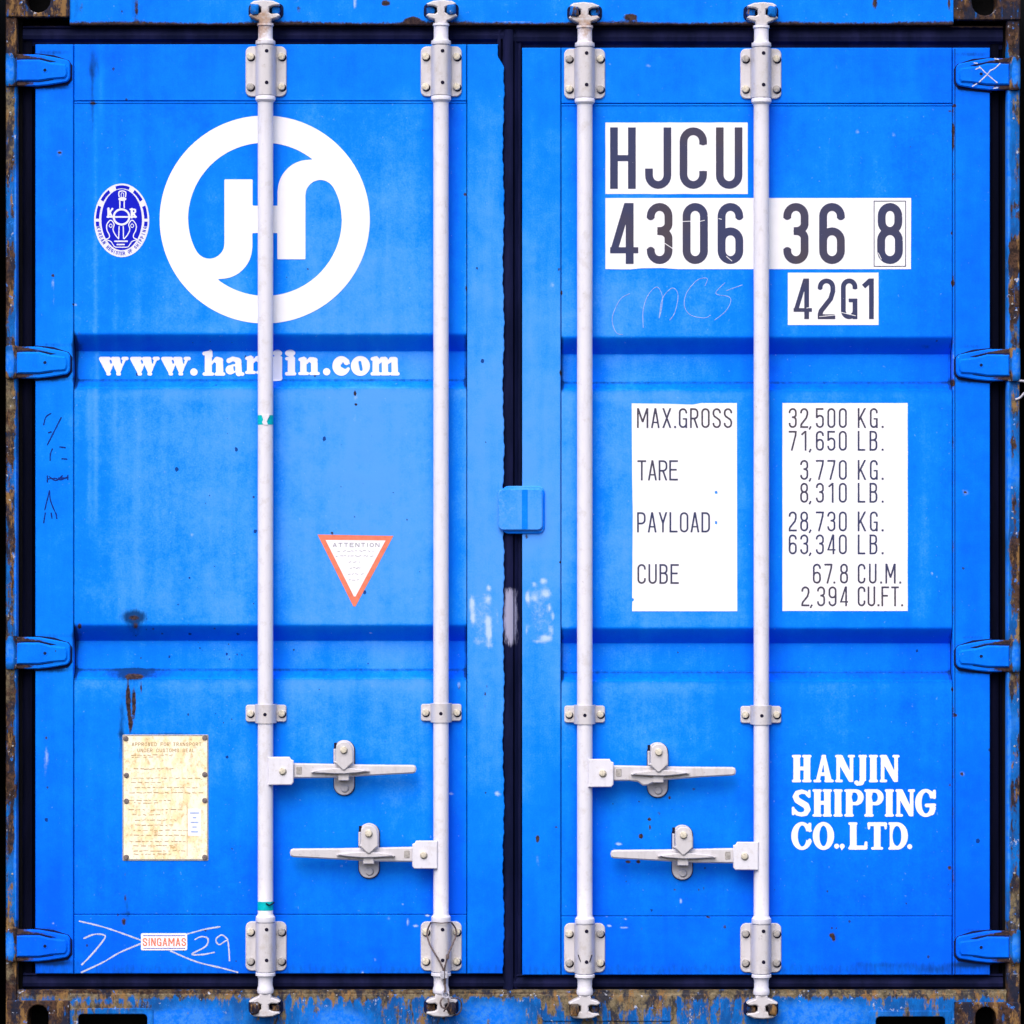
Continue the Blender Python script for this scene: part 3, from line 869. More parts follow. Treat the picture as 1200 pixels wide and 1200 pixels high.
def make_door(x0, x1, y0, y1, px0, px1, py0, py1, bands, skin, label):
    mb = MB()
    # pressed skin between the box-section members
    ys = [py0]
    marks = sorted([q for b in bands for q in (b[0], b[1], b[2], b[3])])
    edges = [py0] + marks + [py1]
    for a, b in zip(edges[:-1], edges[1:]):
        n = max(1, int(round((b - a) / (1.9 if b - a > 25 else 1.4))))
        ys += [a + (b - a) * i / n for i in range(1, n + 1)]
    mb.sheet(px0, py0, px1, py1, skin, 'blue', xs=np.linspace(px0, px1, int((px1 - px0) / 1.9)), ys=ys, skirt=-40)
    g = 1.05
    e = 0.8
    def member(a, b, c, d, fr=0.0):
        xs = np.concatenate([[a, a + e], np.linspace(a + e, c - e, max(3, int((c - a) / 2.0)))[1:-1], [c - e, c]])
        yy = np.concatenate([[b, b + e], np.linspace(b + e, d - e, max(3, int((d - b) / 2.0)))[1:-1], [d - e, d]])
        def f(x, y):
            return fr if (a + e * .5 < x < c - e * .5 and b + e * .5 < y < d - e * .5) else fr - 1.6
        mb.sheet(a, b, c, d, f, 'blue', xs=xs, ys=yy, skirt=-40)
    member(x0, y0, px0 - g, y1)                      # stiles run full height
    member(px1 + g, y0, x1, y1)
    member(px0, y0, px1, py0 - g - 2.4)              # top rail, with the folded lip under it
    member(px0, py0 - g - 1.6, px1, py0 - 0.2, -0.8)
    member(px0, py1 + g, px1, y1)
    mb.box(px0 - 2, y0 + 2, px1 + 2, y1 - 2, -60, -41, 'darknavy')
    if x0 < 100:          # the meeting edge of the left door is bent and notched
        nv = []
        for (a, b, c) in mb.v:
            if a > x1 - 6 and c > -41.5:
                f = 6.5 / (1 + math.exp((b - 72) / 2.5)) + 0.7 * math.sin(b * 0.045) + 0.5 * math.sin(b * 0.21 + 1) + 0.3 * math.sin(b * .61)
                a = a - f * (a - (x1 - 6)) / 6
            nv.append((a, b, c))
        mb.v = nv
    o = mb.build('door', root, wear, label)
    return o

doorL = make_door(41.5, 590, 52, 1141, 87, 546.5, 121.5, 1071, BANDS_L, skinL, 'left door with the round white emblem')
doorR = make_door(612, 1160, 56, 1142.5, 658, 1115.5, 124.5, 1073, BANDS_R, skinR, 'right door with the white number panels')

# second fold lines on the right door's outer stile
mb = MB()
mb.box(1118.6, 57, 1119.4, 1142, 0, 0.9, 'darknavy')
mb.build('fold_line', doorR, wear)

# seals
def seal_run(mb, x0, y0, x1, y1, horiz, d=-14, bulge=6, mat='rubber'):
    """rubber seal strip with a lip and a rounded bead"""
    n = 12
    if horiz:
        prof = [(y0, -30), (y0 + .4, d - 4), (y0 + (y1 - y0) * .10, d), (y0 + (y1 - y0) * .17, d - 5), (y0 + (y1 - y0) * .3, d - 1), (y0 + (y1 - y0) * .5, d + bulge * .55),
                (y0 + (y1 - y0) * .68, d + bulge * .2), (y0 + (y1 - y0) * .8, d - 10), (y1, -26), (y1 + 1, -30)]
        xs = np.linspace(x0, x1, max(3, int((x1 - x0) / 8)))
        vs = [(x, p[0], p[1]) for p in prof for x in xs]; nx = len(xs)
        fs = [(j * nx + i, (j + 1) * nx + i, (j + 1) * nx + i + 1, j * nx + i + 1) for j in range(len(prof) - 1) for i in range(nx - 1)]
    else:
        W = x1 - x0
        prof = [(x0, -30), (x0 + .3, d - 6), (x0 + W * .12, d - 2), (x0 + W * .3, d + bulge * .3), (x0 + W * .5, d + bulge * .4), (x0 + W * .68, d), (x0 + W * .74, d - 12), (x0 + W * .80, d - 4), (x1, d - 10), (x1 + .6, -30)]
        ysn = np.linspace(y0, y1, max(3, int((y1 - y0) / 4)))
        nx = len(prof)
        vs = [(p[0] + (0.8 * math.sin(y * 0.05) + 0.5 * math.sin(y * .23)) * (0 < i_ < 3) * .6, y, p[1]) for y in ysn for i_, p in enumerate(prof)]
        fs = [(j * nx + i, (j + 1) * nx + i, (j + 1) * nx + i + 1, j * nx + i + 1) for j in range(len(ysn) - 1) for i in range(nx - 1)]
    mb.add(vs, fs, mat)

def wear_seal(x, y):
    r = wear(x, y)
    x = np.asarray(x, float); y = np.asarray(y, float)
    r['rust'] = 0.55 * band(y, 22, 31.5, .8) + 0.35 * band(y, 1140, 1146, .8) + 0.5 * g2(x, y, 594, 675, 4, 12) + 0.3 * g2(x, y, 1160, 30, 60, 10)
    r['scuff'] = 1.1 * g2(x, y, 598, 722, 9, 46) * band(y, 688, 759, 1.2) + 0.25 * g2(x, y, 597, 610, 9, 60) + 0.25 * band(y, 30, 33, .7) * (x < 640) * (x > 590)
    return r

mb = MB()
seal_run(mb, 26, 29, 596, 52.5, True); seal_run(mb, 26, 1141, 598, 1164, True)
seal_run(mb, 24, 34, 42, 1160, False, -22, 4, 'rubberdark')
seal_run(mb, 582, 34, 588.8, 1140, False, -12, 3)
seal_run(mb, 588.8, 34, 607, 1160, False, -8, 7)
mb.build('door_seal', doorL, wear_seal)
mb = MB()
seal_run(mb, 596.4, 29, 1176, 56.5, True); seal_run(mb, 598.4, 1142, 1176, 1164, True)
seal_run(mb, 1159.5, 34, 1177, 1160, False, -22, 4, 'rubberdark')
seal_run(mb, 605.5, 34, 613, 1160, False, -18, 2)
mb.build('door_seal', doorR, wear_seal)

# hinges --------------------------------------------------------------
def hinge(side, cy, seed, door):
    mb = MB(0.999)
    q = (lambda x: x) if side < 0 else (lambda x: 1202.5 - x)
    yy = lambda y: y - 82 + cy
    P = lambda pts: [(q(a), yy(b)) for a, b in pts]
    outer = [(18, 63.5), (45, 63.8), (63, 67)] + arc(75.5, 76, 6.5, 6.5, -70, 0, 4) + arc(75.5, 89, 6.5, 7.5, 0, 80, 5) + [(58, 99.5), (44, 101), (18, 100.8)]
    mb.prism(P(outer), -6, 11, 'blue', ch=1.3)
    inner = [(19.5, 70), (46, 70), (60, 73.6), (77, 75.5), (79, 79), (79, 88), (76.5, 91.8), (60, 93), (46, 95.2), (19.5, 95.4)]
    mb.prism(P(inner), 10, 16, 'blue', ch=1.8)
    # pressed crease and painted-in wedge shadow line between flange and web
    mb.prism(P([(19.5, 68.4), (47, 68.2), (66, 72.2), (57, 73.4), (46, 70.4), (19.5, 70.3)]), 10, 11.6, 'darknavy')
    mb.prism(P([(19.5, 95.2), (46, 95.0), (63, 93.0), (62, 93.9), (46, 96.2), (19.5, 96.2)]), 10, 11.4, 'darknavy')
    mb.prism([(q(53) + 3.6 * math.cos(a * PI / 8), yy(82.5) + 3.6 * math.sin(a * PI / 8)) for a in range(16)], 15, 16.6, 'blue', ch=0.6)
    mb.bolt(q(53), yy(82.5), 1.9, 16.2, 0.7, 'darknavy')
    # dark rim round the leaf
    mb.prism(P([(40, 62), (62, 64), (80, 70), (84.3, 76), (84.3, 93), (79, 99.5), (60, 102), (44, 103.6), (40, 103.6)]), -4, 1.2, 'darknavy')
    # knuckle
    prof = [(yy(62), 3), (yy(62.4), 6.2), (yy(64), 7.0), (yy(99), 7.0), (yy(101), 6.2), (yy(101.5), 3)]
    prof = [(prof[i][0] + (prof[i + 1][0] - prof[i][0]) * t / 6, prof[i][1] + (prof[i + 1][1] - prof[i][1]) * t / 6) for i in range(len(prof) - 1) for t in range(6)] + [prof[-1]]
    mb.lathe(q(13.5), 6, prof, 'frame', n=20)
    def wf(x, y):
        r = wear(x, y)
        x = np.asarray(x, float); y = np.asarray(y, float)
        dx = x - q(13.5)
        r['rust'] = 0.30 * g2(x, y, q(20), yy(66), 3, 5) + 0.25 * g2(x, y, q(20), yy(99), 3, 3) + np.where(np.abs(dx) < 7.5, 0.10 + 0.42 * (np.abs(y - yy(82)) / 19) ** 2 + 0.25 * (dx * (1 if side < 0 else -1) > 3), 0)
        r['grime_and_dark'] = 0.45 * g2(x, y, q(26), yy(70), 10, 4)
        r['fade_and_shade'] = r['fade_and_shade'] * 0.8 + 0.05
        r['brown'] = np.full_like(x, .7)
        return r
    o = mb.build('hinge', door, wf)
    return o

for i, cy in enumerate((82, 424.5, 765, 1108)):
    hinge(-1, cy, i, doorL)
for i, cy in enumerate((86.5, 427.5, 768.5, 1109.5)):
    hinge(1, cy, i, doorR)

# frame ---------------------------------------------------------------
mb = MB()
mb.sheet(82, -40, 1117, 29.5, lambda x, y: 4.0 if y < 28.5 else 2.0, 'blue', xs=np.linspace(82, 1117, 420), ys=list(np.linspace(-40, 0, 8)) + list(np.linspace(1.3, 29.5, 24)), skirt=-60)
mb.build('header_beam', root, wear_header, 'blue top beam edged with rust')

def capsule(x0, x1, y0, y1, n=8):
    r = (x1 - x0) / 2
    return [(x0 + r + r * math.cos(a), y0 + r - r * math.sin(a)) for a in [PI * i / n for i in range(n + 1)]] + [(x0 + r + r * math.cos(a), y1 - r - r * math.sin(a)) for a in [PI + PI * i / n for i in range(n + 1)]]

mb = MB()
def sill_f(x, y):
    return 5.0 if y > 1164.5 else 2.5
pockets = ((91, 174, 1188), (1025, 1108.5, 1191))
segs = [(82, 91), (91, 174), (174, 1025), (1025, 1108.5), (1108.5, 1118)]
for a, b in segs:
    yb = {91: 1188, 1025: 1191}.get(a, 1232)
    mb.sheet(a, 1163, b, yb, sill_f, 'frame', xs=np.linspace(a, b, max(3, int((b - a) / 2.5))), ys=[1163, 1164.2, 1165.2] + list(np.linspace(1168, yb, max(4, int((yb - 1168) / 3)))))
mb.box(20, 1160.5, 1180, 1163.4, -60, 1.5, 'frame')
for a, b in ((20.6, 82.4), (1117.6, 1179.2)):
    mb.box(a, 1163, b, 1174.5, -60, 3.5, 'frame', ch=.6)
for a, b, t in pockets:      # raised rims and the tunnels behind the fork pockets
    hole = rrect(a + 1, t, b - 1, 1250, 5)
    mb.prism(rrect(a - 7, t - 7, b + 6, 1258, 3), 3, 8, 'frame', holes=[hole], ch=0.8)
    mb.prism(rrect(a - 2, t - 2, b + 2, 1254, 3), -400, 2, 'black', holes=[rrect(a + 1, t, b - 1, 1250, 5)])
    mb.box(a - 2, t - 2, b + 2, 1252, -402, -380, 'black')
mb.prism([(634, 1166), (634, 1193), (637, 1196.5), (786, 1196.5), (789, 1193), (788, 1166)], 5, 8, 'frame', ch=0.8)
mb.build('sill_beam', root, wear_sill, 'rust streaked bottom beam with two fork pockets')

for x0, x1 in ((7, 20.3), (1179.5, 1195)):
    mb = MB()
    n = int(1160 / 4)
    mid = (x0 + x1) / 2
    xs = [x0, x0 + 1.2, mid - 2, mid, mid + 2, x1 - 1.2, x1]
    mb.sheet(x0, 15, x1, 1180, lambda x, y: 6 if abs(x - mid) < (x1 - x0) / 2 - .6 else 1, 'frame', xs=xs, ys=np.linspace(15, 1180, 400), skirt=-140)
    inn = (x1, x1 + 4.5) if x0 < 100 else (x0 - 3, x0)
    mb.box(inn[0], 20, inn[1], 1164, -60, -26, 'black')
    for yy in (148, 372, 590, 862, 1035):
        mb.bolt(mid + random.uniform(-2, 2), yy + random.uniform(-20, 20), 1.2, 5.5, 1.5, 'boltgrey')
    mb.build('corner_post', root, wear_post)

def casting(x0, x1, y0, y1, hole, outer_r):
    mb = MB()
    mb.prism(rrect(x0, y0, x1, y1, outer_r), -100, 12, 'frame', holes=[hole], ch=1.2)
    inner = hole
    hx = [p[0] for p in hole]; hy = [p[1] for p in hole]
    mb.box(min(hx) - 2, min(hy) - 2, max(hx) + 2, max(hy) + 2, -110, -70, 'black')
    return mb.build('corner_casting', root, wear_casting)
casting(7.5, 82, -62, 20.5, capsule(30.5, 60, -44, 15.5), 2)
casting(1117.5, 1195.5, -62, 24, capsule(1138, 1168.5, -44, 19), 2)
casting(7.5, 82, 1172, 1250, capsule(33, 57.5, 1177, 1240), 3)
casting(1118.5, 1195.5, 1174, 1250, capsule(1142.5, 1167, 1179, 1242), 3)

# body behind the end frame
mb = MB()
L = 12000
mb.box(12, -50, 1190, 1232, -L, -141, 'gapside')
mb.box(20, 10, 1180, 1164, -140, -61, 'black')
mb.build('body', root, wear, 'long steel body running back behind the doors')

# locking bars ----------------------------------------------------------
CD = 27.0      # bar axis stands this far (mm) off the door face
HK = 1 - 0.030 / DC

def cam_outline(cx, cy, sx, sy):
    pts = [(-17.5, 4.6), (-13, 1.8), (-2, .6), (9, 1.6), (17, 5.0), (15.5, 6.8), (8, 7.6), (4.6, 9.4), (4.2, 15.2), (7, 17.0), (14.5, 16.4), (17.5, 18.8), (14, 21.6), (7.5, 23.6), (6.5, 28), (-6.5, 28), (-7.5, 25), (-13, 22.6), (-19, 19.2), (-17.5, 17.2), (-9, 17.6), (-4.6, 15.2), (-4.8, 9.6), (-8, 7.8), (-15.5, 7.0)]
    return [(cx + a * sx, cy + b * sy) for a, b in pts]

def bracket_tall(mb, cx, y0, y1, greys=()):
    mb.prism(rrect(cx - 24, y0, cx + 24, y1, 7, 6), 1, 6, 'hard', ch=0.9)
    R = 12.4
    def f(x, y):
        t = abs(x - cx) / R
        if t >= 1: return 6.0
        base = (max(0.0, 1 - t ** 3.2)) ** 0.62
        return 6.0 + 43.0 * base
    xs = [cx + R * q for q in (-1, -.985, -.95, -.9, -.82, -.72, -.6, -.45, -.25, 0, .25, .45, .6, .72, .82, .9, .95, .985, 1)]
    mb.sheet(0, 0, 0, 0, f, 'hard', xs=xs, ys=[y0 + .4, y0 + 2, y0 + (y1 - y0) * .3, y0 + (y1 - y0) * .6, y1 - 2, y1 - .4], skirt=5)
    hy = (y0 + 7.5, y1 - 14.5)
    for h in hy:
        mb.bolt(cx + 2, h, 2.2, 48.9, 0.5, 'hole')
    for i, (dx, y) in enumerate(((-18.3, y0 + 12), (18.3, y0 + 12), (-18.3, y1 - 11.5), (18.3, y1 - 11.5))):
        mb.bolt(cx + dx + 1.0, y + 1.2, 4.7, 5.5, 1.0, 'hole')          # offset dark disc: the bolt's shade put in as colour
        mb.bolt(cx + dx, y, 4.3, 5.8, 8.0, 'boltgrey' if i in greys else 'bolt')

def bracket_small(mb, cx, y0, y1):
    mb.prism(rrect(cx - 23.8, y0, cx + 23.8, y1, 3, 4), 1, 6, 'hard', ch=0.8)
    R = 12.6
    def f(x, y):
        t = abs(x - cx) / R
        return 6.0 + 41.5 * (max(0.0, 1 - t ** 3.0)) ** 0.6 if t < 1 else 6.0
    xs = [cx + R * q for q in (-1, -.985, -.95, -.9, -.82, -.7, -.5, -.25, 0, .25, .5, .7, .82, .9, .95, .985, 1)]
    mb.sheet(0, 0, 0, 0, f, 'hard', xs=xs, ys=[y0 - 1.0, y0 + .4, y1 - .4, y1 + 1.0][0:4], skirt=5)
    mb.bolt(cx, (y0 + y1) / 2 + .5, 2.1, 47.2, 0.5, 'hole')
    for dx in (-18.5, 18.5):
        mb.bolt(cx + dx + .8, (y0 + y1) / 2 + 1.2, 4.5, 5.5, 1.0, 'hole')  # dark disc set low right paints the bolt's shade
        mb.bolt(cx + dx, (y0 + y1) / 2, 4.1, 5.8, 7.5, 'bolt')

def collar(y, up, r=11.6):
    s_ = 1 if up else -1
    return [(y, 8.8), (y + .6 * s_, r - .6), (y + 1.6 * s_, r), (y + 4.5 * s_, r), (y + 5.6 * s_, r - .8), (y + 8.5 * s_, 9.1)]

bars = []
def locking_bar(cx, dy, midy, dyb, big, hub, lever, catch_x, hy, greys):
    """dy/dyb: offset of the top and bottom fittings; big: side on which the keeper block shows"""
    mb = MB(HK)
    t, b = 53 + dy, 1139 + dyb
    prof = [(t - 26, 5), (t - 25.8, 9.4), (t - 23, 9.8), (t - 21.8, 8.6), (t - 20, 8.5), (t - 8.5, 8.5), (t - 6, 9.4), (t - 5.3, 11.4), (t - 2, 11.7), (t - .8, 11.2), (t - .6, 9),
            (t + 59.2, 9), (t + 59.5, 11.2), (t + 61, 11.8), (t + 64, 11.8), (t + 65.4, 10.8), (t + 67, 9.3), (t + 69, 9.0)]
    for i in range(1, 24):
        y = t + 69 + (b - 70 - t - 69) * i / 24
        prof.append((y, 9.0 + 0.04 * math.sin(i * 1.7)))
    prof += [(b - 68, 9), (b - 66.5, 9.8), (b - 64.5, 11.4), (b - 60, 11.6), (b - 58.6, 11.2), (b - 58.4, 9), (b + .6, 9), (b + .8, 11.2), (b + 1.4, 11.6), (b + 4.2, 11.6), (b + 5, 9.6), (b + 8, 8.6), (b + 16, 8.5), (b + 19, 9.4), (b + 22, 9.8), (b + 24.5, 9.2), (b + 26, 7)]
    mb.lathe(cx, CD, prof, 'white', n=32)
    bar = mb.build('locking_bar', root, wear_white)
    bars.append(bar)
    # cams
    for top in (True, False):
        mb = MB(HK)
        if top:
            ol = cam_outline(cx, dy - 0.2, -big, 1)
        else:
            ol = cam_outline(cx, 1192.2 + dyb, -big, -1)
        mb.prism(ol, 8, 42, 'hard', ch=1.3)
        mb.build('cam', bar, wear_white)
    # brackets
    for (a, c_, gs) in ((t, t + 59, greys[0]), (b - 58, b, greys[1])):
        mb = MB(HK)
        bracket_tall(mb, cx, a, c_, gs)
        if c_ > 1000 and cx > 600 and cx < 700:
            mb.prism([(cx - 8.6, c_ - 23), (cx - 7.4, c_ - 23), (cx - 4.6, c_ - 15), (cx - 5.2, c_ - 14.5)], 44, 48.6, 'hole')
            mb.prism([(cx + 7.6, c_ - 23), (cx + 8.8, c_ - 23), (cx + 6.0, c_ - 14.5), (cx + 5.0, c_ - 15)], 44, 48.6, 'hole')
        mb.build('guide_bracket', bar, wear_white)
    mb = MB(HK)
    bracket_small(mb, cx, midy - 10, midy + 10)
    mb.build('guide_bracket', bar, wear_white)
    # handle: hub plate welded to the bar, flat lever with a forged ridge
    s_ = lever
    hk = MB(HK)
    X = lambda u: cx + s_ * u
    hx = 33.5
    hk.prism([(X(4), hy - 16.5), (X(29), hy - 16.5), (X(30.5), hy - 13.5), (X(hx), hy - 12.5), (X(hx), hy + 13), (X(hx - 2.5), hy + 16.3), (X(4), hy + 16.5)], 44, 49, 'white', ch=0.9)
    hk.prism([(X(4), hy - 15.5), (X(hx - 2), hy - 12), (X(hx - 2), hy + 12), (X(4), hy + 15.5)], 20, 26, 'white', ch=0.6)
    hk.bolt(X(20.5) + .7, hy + .9, 4.5, 48.7, 0.8, 'boltgrey')  # grey disc set low right, painted shade of the hub bolt
    hk.bolt(X(20.5), hy - .2, 3.9, 49, 6, 'bolt')
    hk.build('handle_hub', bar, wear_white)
    mb = MB(HK)
    y0 = hy - 902.5
    tip = 177
    P = [(22, 893.5 + y0), (78, 894.6 + y0), (120, 895.4 + y0), (tip - 4, 895.8 + y0), (tip - 1, 897 + y0), (tip, 900.5 + y0), (tip - 1, 904.2 + y0), (tip - 4, 905.6 + y0), (135, 907.6 + y0), (100, 909.6 + y0), (78, 910.8 + y0), (22, 911.4 + y0)]
    if 600 < cx < 700:
        P = P[:9] + [(100, 910.4 + y0), (84, 912 + y0), (74, 917 + y0), (68, 917.5 + y0), (62, 913 + y0), (52, 911.8 + y0), (22, 912 + y0)]
    mb.prism([(X(a), b_) for a, b_ in P], 29, 41, 'hard', ch=1.6)
    # forged ridge
    top_e = [(54, 903.6), (66, 900.6), (80, 899.2), (93, 898.8), (104, 899.4), (116, 901), (122, 902.4)]
    low_e = [(122, 902.9), (108, 904.6), (93, 905.8), (80, 905.6), (66, 905.0), (54, 904.4)]
    mb.prism([(X(a), b_ + y0) for a, b_ in top_e + low_e], 40, 52, 'hard', ch=1.0)
    mb.prism([(X(a), b_ + y0) for a, b_ in ((56, 904.6), (80, 906.0), (93, 906.4), (108, 905.2), (121, 903.3), (108, 907.6), (93, 908.6), (78, 908))], 40.5, 41.8, 'boltgrey')
    # stamped square by the hub
    mb.prism(rrect(*sorted((X(36.5), X(43)))[:1], 897.5 + y0, sorted((X(36.5), X(43)))[1], 906.5 + y0, 1.2), 41, 42.2, 'boltgrey', ch=.3)
    mb.build('door_handle', bar, wear_white)
    return bar

b1 = locking_bar(311, 0, 836.5, 0, -1, None, 1, 403, 903, ((2,), (1, 2, 3)))
b2 = locking_bar(516.8, 0, 835.5, 0, 1, None, -1, 432, 1001, ((), ()))
b3 = locking_bar(685.3, 2.6, 837.5, 2, -1, None, 1, 771, 905.5, ((0, 3), (1, 2)))
b4 = locking_bar(892.3, 2.6, 838, 2, 1, None, -1, 800, 1002.5, ((0, 3), (0, 1, 2, 3)))

# handle catches bolted to the doors
def catch(cx, cy, broken=False):
    mb = MB(HK)
    mb.prism(rrect(cx - 12.6, cy - 31.8, cx + 12.8, cy + 33.4, 12, 8), 0, 1.6, 'hole')
    mb.prism(rrect(cx - 11.8, cy - 32, cx + 11.8, cy + 32.6, 11.6, 8), 1, 7, 'hard', ch=0.9)
    # flap above the lever, hinged on the upper bolt
    mb.prism([(cx - 11.9, cy - 22), (cx - 11.9, cy - 6.5), (cx - 9.5, cy - 5.5), (cx - 9.5, cy - 22)], 7, 30, 'hard', ch=.5)
    mb.prism([(cx - 9.0, cy - 20), (cx - 8.2, cy - 27.5), (cx - 3, cy - 31.5), (cx + 4, cy - 31.5), (cx + 9.4, cy - 27), (cx + 11.4, cy - 19), (cx + 11.4, cy - 7), (cx + 1.8, cy + 1.8), (cx - 1, cy + 1.8), (cx - 10.6, cy - 7.5), (cx - 9.0, cy - 9)], 40, 56, 'hard', ch=1.2)
    mb.prism([(cx - 11.8, cy - 29), (cx - 11.8, cy - 21.6), (cx - 8.6, cy - 21.6), (cx - 8.6, cy - 29)], 7, 8, 'hole')
    mb.bolt(cx + .9, cy - 21.3, 4.4, 55.5, 1.0, 'boltgrey')  # grey crescent painted as shade beside the upper bolt
    mb.bolt(cx + .3, cy - 22.3, 4.2, 56, 7, 'bolt')
    # rest hook below
    mb.prism(rrect(cx - 6.8, cy + 5, cx + 7.2, cy + 15.6, 1.2, 3), 6, 34, 'boltgrey')
    mb.prism(rrect(cx - 6.2, cy + 5, cx + 6.6, cy + 14.6, 1.2, 3), 30, 44, 'hard', ch=1.0)
    mb.bolt(cx + 1.1, cy + 25.1, 4.8, 6.6, 1.0, 'boltgrey')  # grey crescent painted as shade beside the lower bolt
    mb.bolt(cx + .5, cy + 24.3, 4.4, 7, 5.5, 'hard')
    o = mb.build('handle_catch', root, wear_white)
for cx, cy in ((402.8, 900), (432, 997.6), (771, 902.5), (800, 999.5)):
    catch(cx, cy)

# keepers on the beams: the lugs the cams hook behind
def wear_keeper(rust):
    def f(x, y):
        r = wear_frame(x, y)
        r['rust'] = np.full_like(np.asarray(x, float), rust)
        r['brown'] = np.full_like(np.asarray(x, float), .6)
        return r
    return f
for i, (cx, dy, dyb, big) in enumerate(((311, 0, 0, -1), (516.8, 0, 0, 1), (685.3, 2.6, 2, -1), (892.3, 2.6, 2, 1))):
    for top in (True, False):
        mb = MB(HK)
        y = (11.5 + dy) if top else (1181 + dyb)
        hgt = 5.8 if top else 6.6
        mb.prism(rrect(cx - 20.5, y - 8.5, cx + 20.5, y + 8.5, 5), 4, 6.5, 'darknavy', ch=.5)  # dark pad painting the shadowed gap behind the cam
        mb.blob(cx + big * 12.5, y, 5, 50, 5.6, hgt + 1.0, 'frame', seed=i * 3 + top, rough=.25)
        mb.blob(cx - big * 12.0, y + .4, 5, 30, 5.0, 4.2, 'frame', seed=i * 5 + top + 9, rough=.25)
        mb.build('cam_keeper', root, wear_keeper(0.36 if top else 0.78))

# teal tape on the first bar
mb = MB(HK)
mb.lathe(311, CD, [(486.5, 9.15), (486.6, 9.25), (497.6, 9.25), (497.7, 9.15)], 'teal', n=32, caps=False)
mb.prism([(307, 486.3), (309, 492), (307.5, 495), (309.5, 498), (314.5, 498), (313, 494), (316.5, 486.3)], 44, 46.6, 'white')
mb.build('tape_band', b1, wear_white, 'torn teal tape high on the bar')
mb = MB(HK)
mb.lathe(311, CD, [(1056.2, 9.15), (1056.3, 9.3), (1066.5, 9.3), (1066.6, 9.15)], 'teal', n=32, caps=False)
mb.tube([(312, 1058, 46), (316, 1060, 46.5), (320, 1058.5, 38), (321, 1057.5, 30)], .8, 'hole', n=6)
mb.build('tape_band', b1, wear_white, 'teal tape low on the bar')

# overlap plate across the centre gap
mb = MB(0.9985)
mb.prism(rrect(588, 569.5, 638.5, 625.5, 8, 5), 0, 5, 'blue', ch=1.0)
mb.prism(rrect(584, 572.5, 636, 621.5, 6, 5), 5, 14, 'blue', ch=1.2)
mb.box(611.5, 573.8, 618.5, 620.2, 13.8, 14.4, 'blue')
def wear_pl(x, y):
    r = wear(x, y)
    x = np.asarray(x, float)
    y_ = np.asarray(y, float)
    r['fade_and_shade'] = np.where(((x > 611) & (x < 619)) | (x > 636.4) | (y_ > 622), 0.12, 0.66)  # crease deeper blue; the plate's outline shadow put into the rim tone
    r['scuff'] = 0.28 * (np.abs(x - 586) < 4) + 0 * x
    r['rust'] = 0.45 * g2(x, np.asarray(y, float), 600, 571, 20, 2)
    return r
pl = mb.build('overlap_plate', doorR, wear_pl, 'small rounded plate lapping over the centre gap')
for i_, m_ in enumerate(mb.mats):
    if m_ == 'darknavy':
        pl.data.materials[i_] = M['blue']

# ------------------------------------------------------------------ markings on the doors
def on(skin):
    return skin

# round company emblem
mb = MB()
Z = lambda x, y: (180 + x / 4.615, 125 + y / 4.615)
fl = Flat(180, 128, 440, 386, 0.9)
inner = [(601 + 415 * math.cos(math.radians(a)), 610 + 415 * math.sin(math.radians(a))) for a in np.linspace(-51.3, -180, 40)]
low = cat2([(187, 612), (190, 655), (199, 700), (213, 742), (234, 784), (262, 811), (300, 822), (336, 814), (362, 794), (378, 768), (383, 738)], 4)
sh = cat2([(670, 462), (676, 418), (691, 378), (716, 343), (751, 313), (800, 292), (861, 285)], 4)
reg = inner + low + [(383, 393), (535, 393), (535, 535), (670, 535)] + sh
reg2 = [(1204 - a, 1218 - b) for a, b in reg]
ops = [('+', 'ell', (310.2, 257.2, 123.1, 121.8)), ('-', 'poly', [Z(a, b) for a, b in reg]), ('-', 'poly', [Z(a, b) for a, b in reg2])]
fl.glyph(ops, (180, 128, 440, 386))
fl.mesh(mb, 'decal', -2.0, 0.7)
mb.build('company_emblem', doorL, None, smooth=False)

# web address, rounded heavy lower case
def caps(fl, sx, ox, oy, segs, bbox=None, rnd=0):
    ops = []
    for sgn, kind, a in segs:
        if kind in ('cap', 'seg'):
            b = (ox + a[0] / sx, oy + a[1] / sx, ox + a[2] / sx, oy + a[3] / sx) + tuple(q / sx for q in a[4:])
        elif kind == 'dot':
            b = (ox + a[0] / sx, oy + a[1] / sx, a[2] / sx)
        elif kind == 'ell':
            b = (ox + a[0] / sx, oy + a[1] / sx, a[2] / sx, a[3] / sx)
        else:
            b = [(ox + p / sx, oy + q / sx) for p, q in a]
        ops.append((sgn, kind, b))
    xs_, ys_ = [], []
    for sgn, kind, b in ops:
        if kind in ('cap', 'seg'):
            m_ = max(b[4:]); xs_ += [b[0] - m_, b[2] - m_, b[0] + m_, b[2] + m_]; ys_ += [b[1] - m_, b[3] - m_, b[1] + m_, b[3] + m_]
        elif kind == 'dot':
            xs_ += [b[0] - b[2], b[0] + b[2]]; ys_ += [b[1] - b[2], b[1] + b[2]]
        elif kind == 'ell':
            xs_ += [b[0] - b[2], b[0] + b[2]]; ys_ += [b[1] - b[3], b[1] + b[3]]
        else:
            xs_ += [p for p, q in b]; ys_ += [q for p, q in b]
    fl.glyph(ops, (min(xs_) - 2, min(ys_) - 2, max(xs_) + 2, max(ys_) + 2), rnd=rnd)

def C(*a): return ('+', 'cap', a)
def N(*a): return ('-', 'cap', a)
def B(x0, y0, x1, y1): return ('+', 'poly', [(x0, y0), (x1, y0), (x1, y1), (x0, y1)])

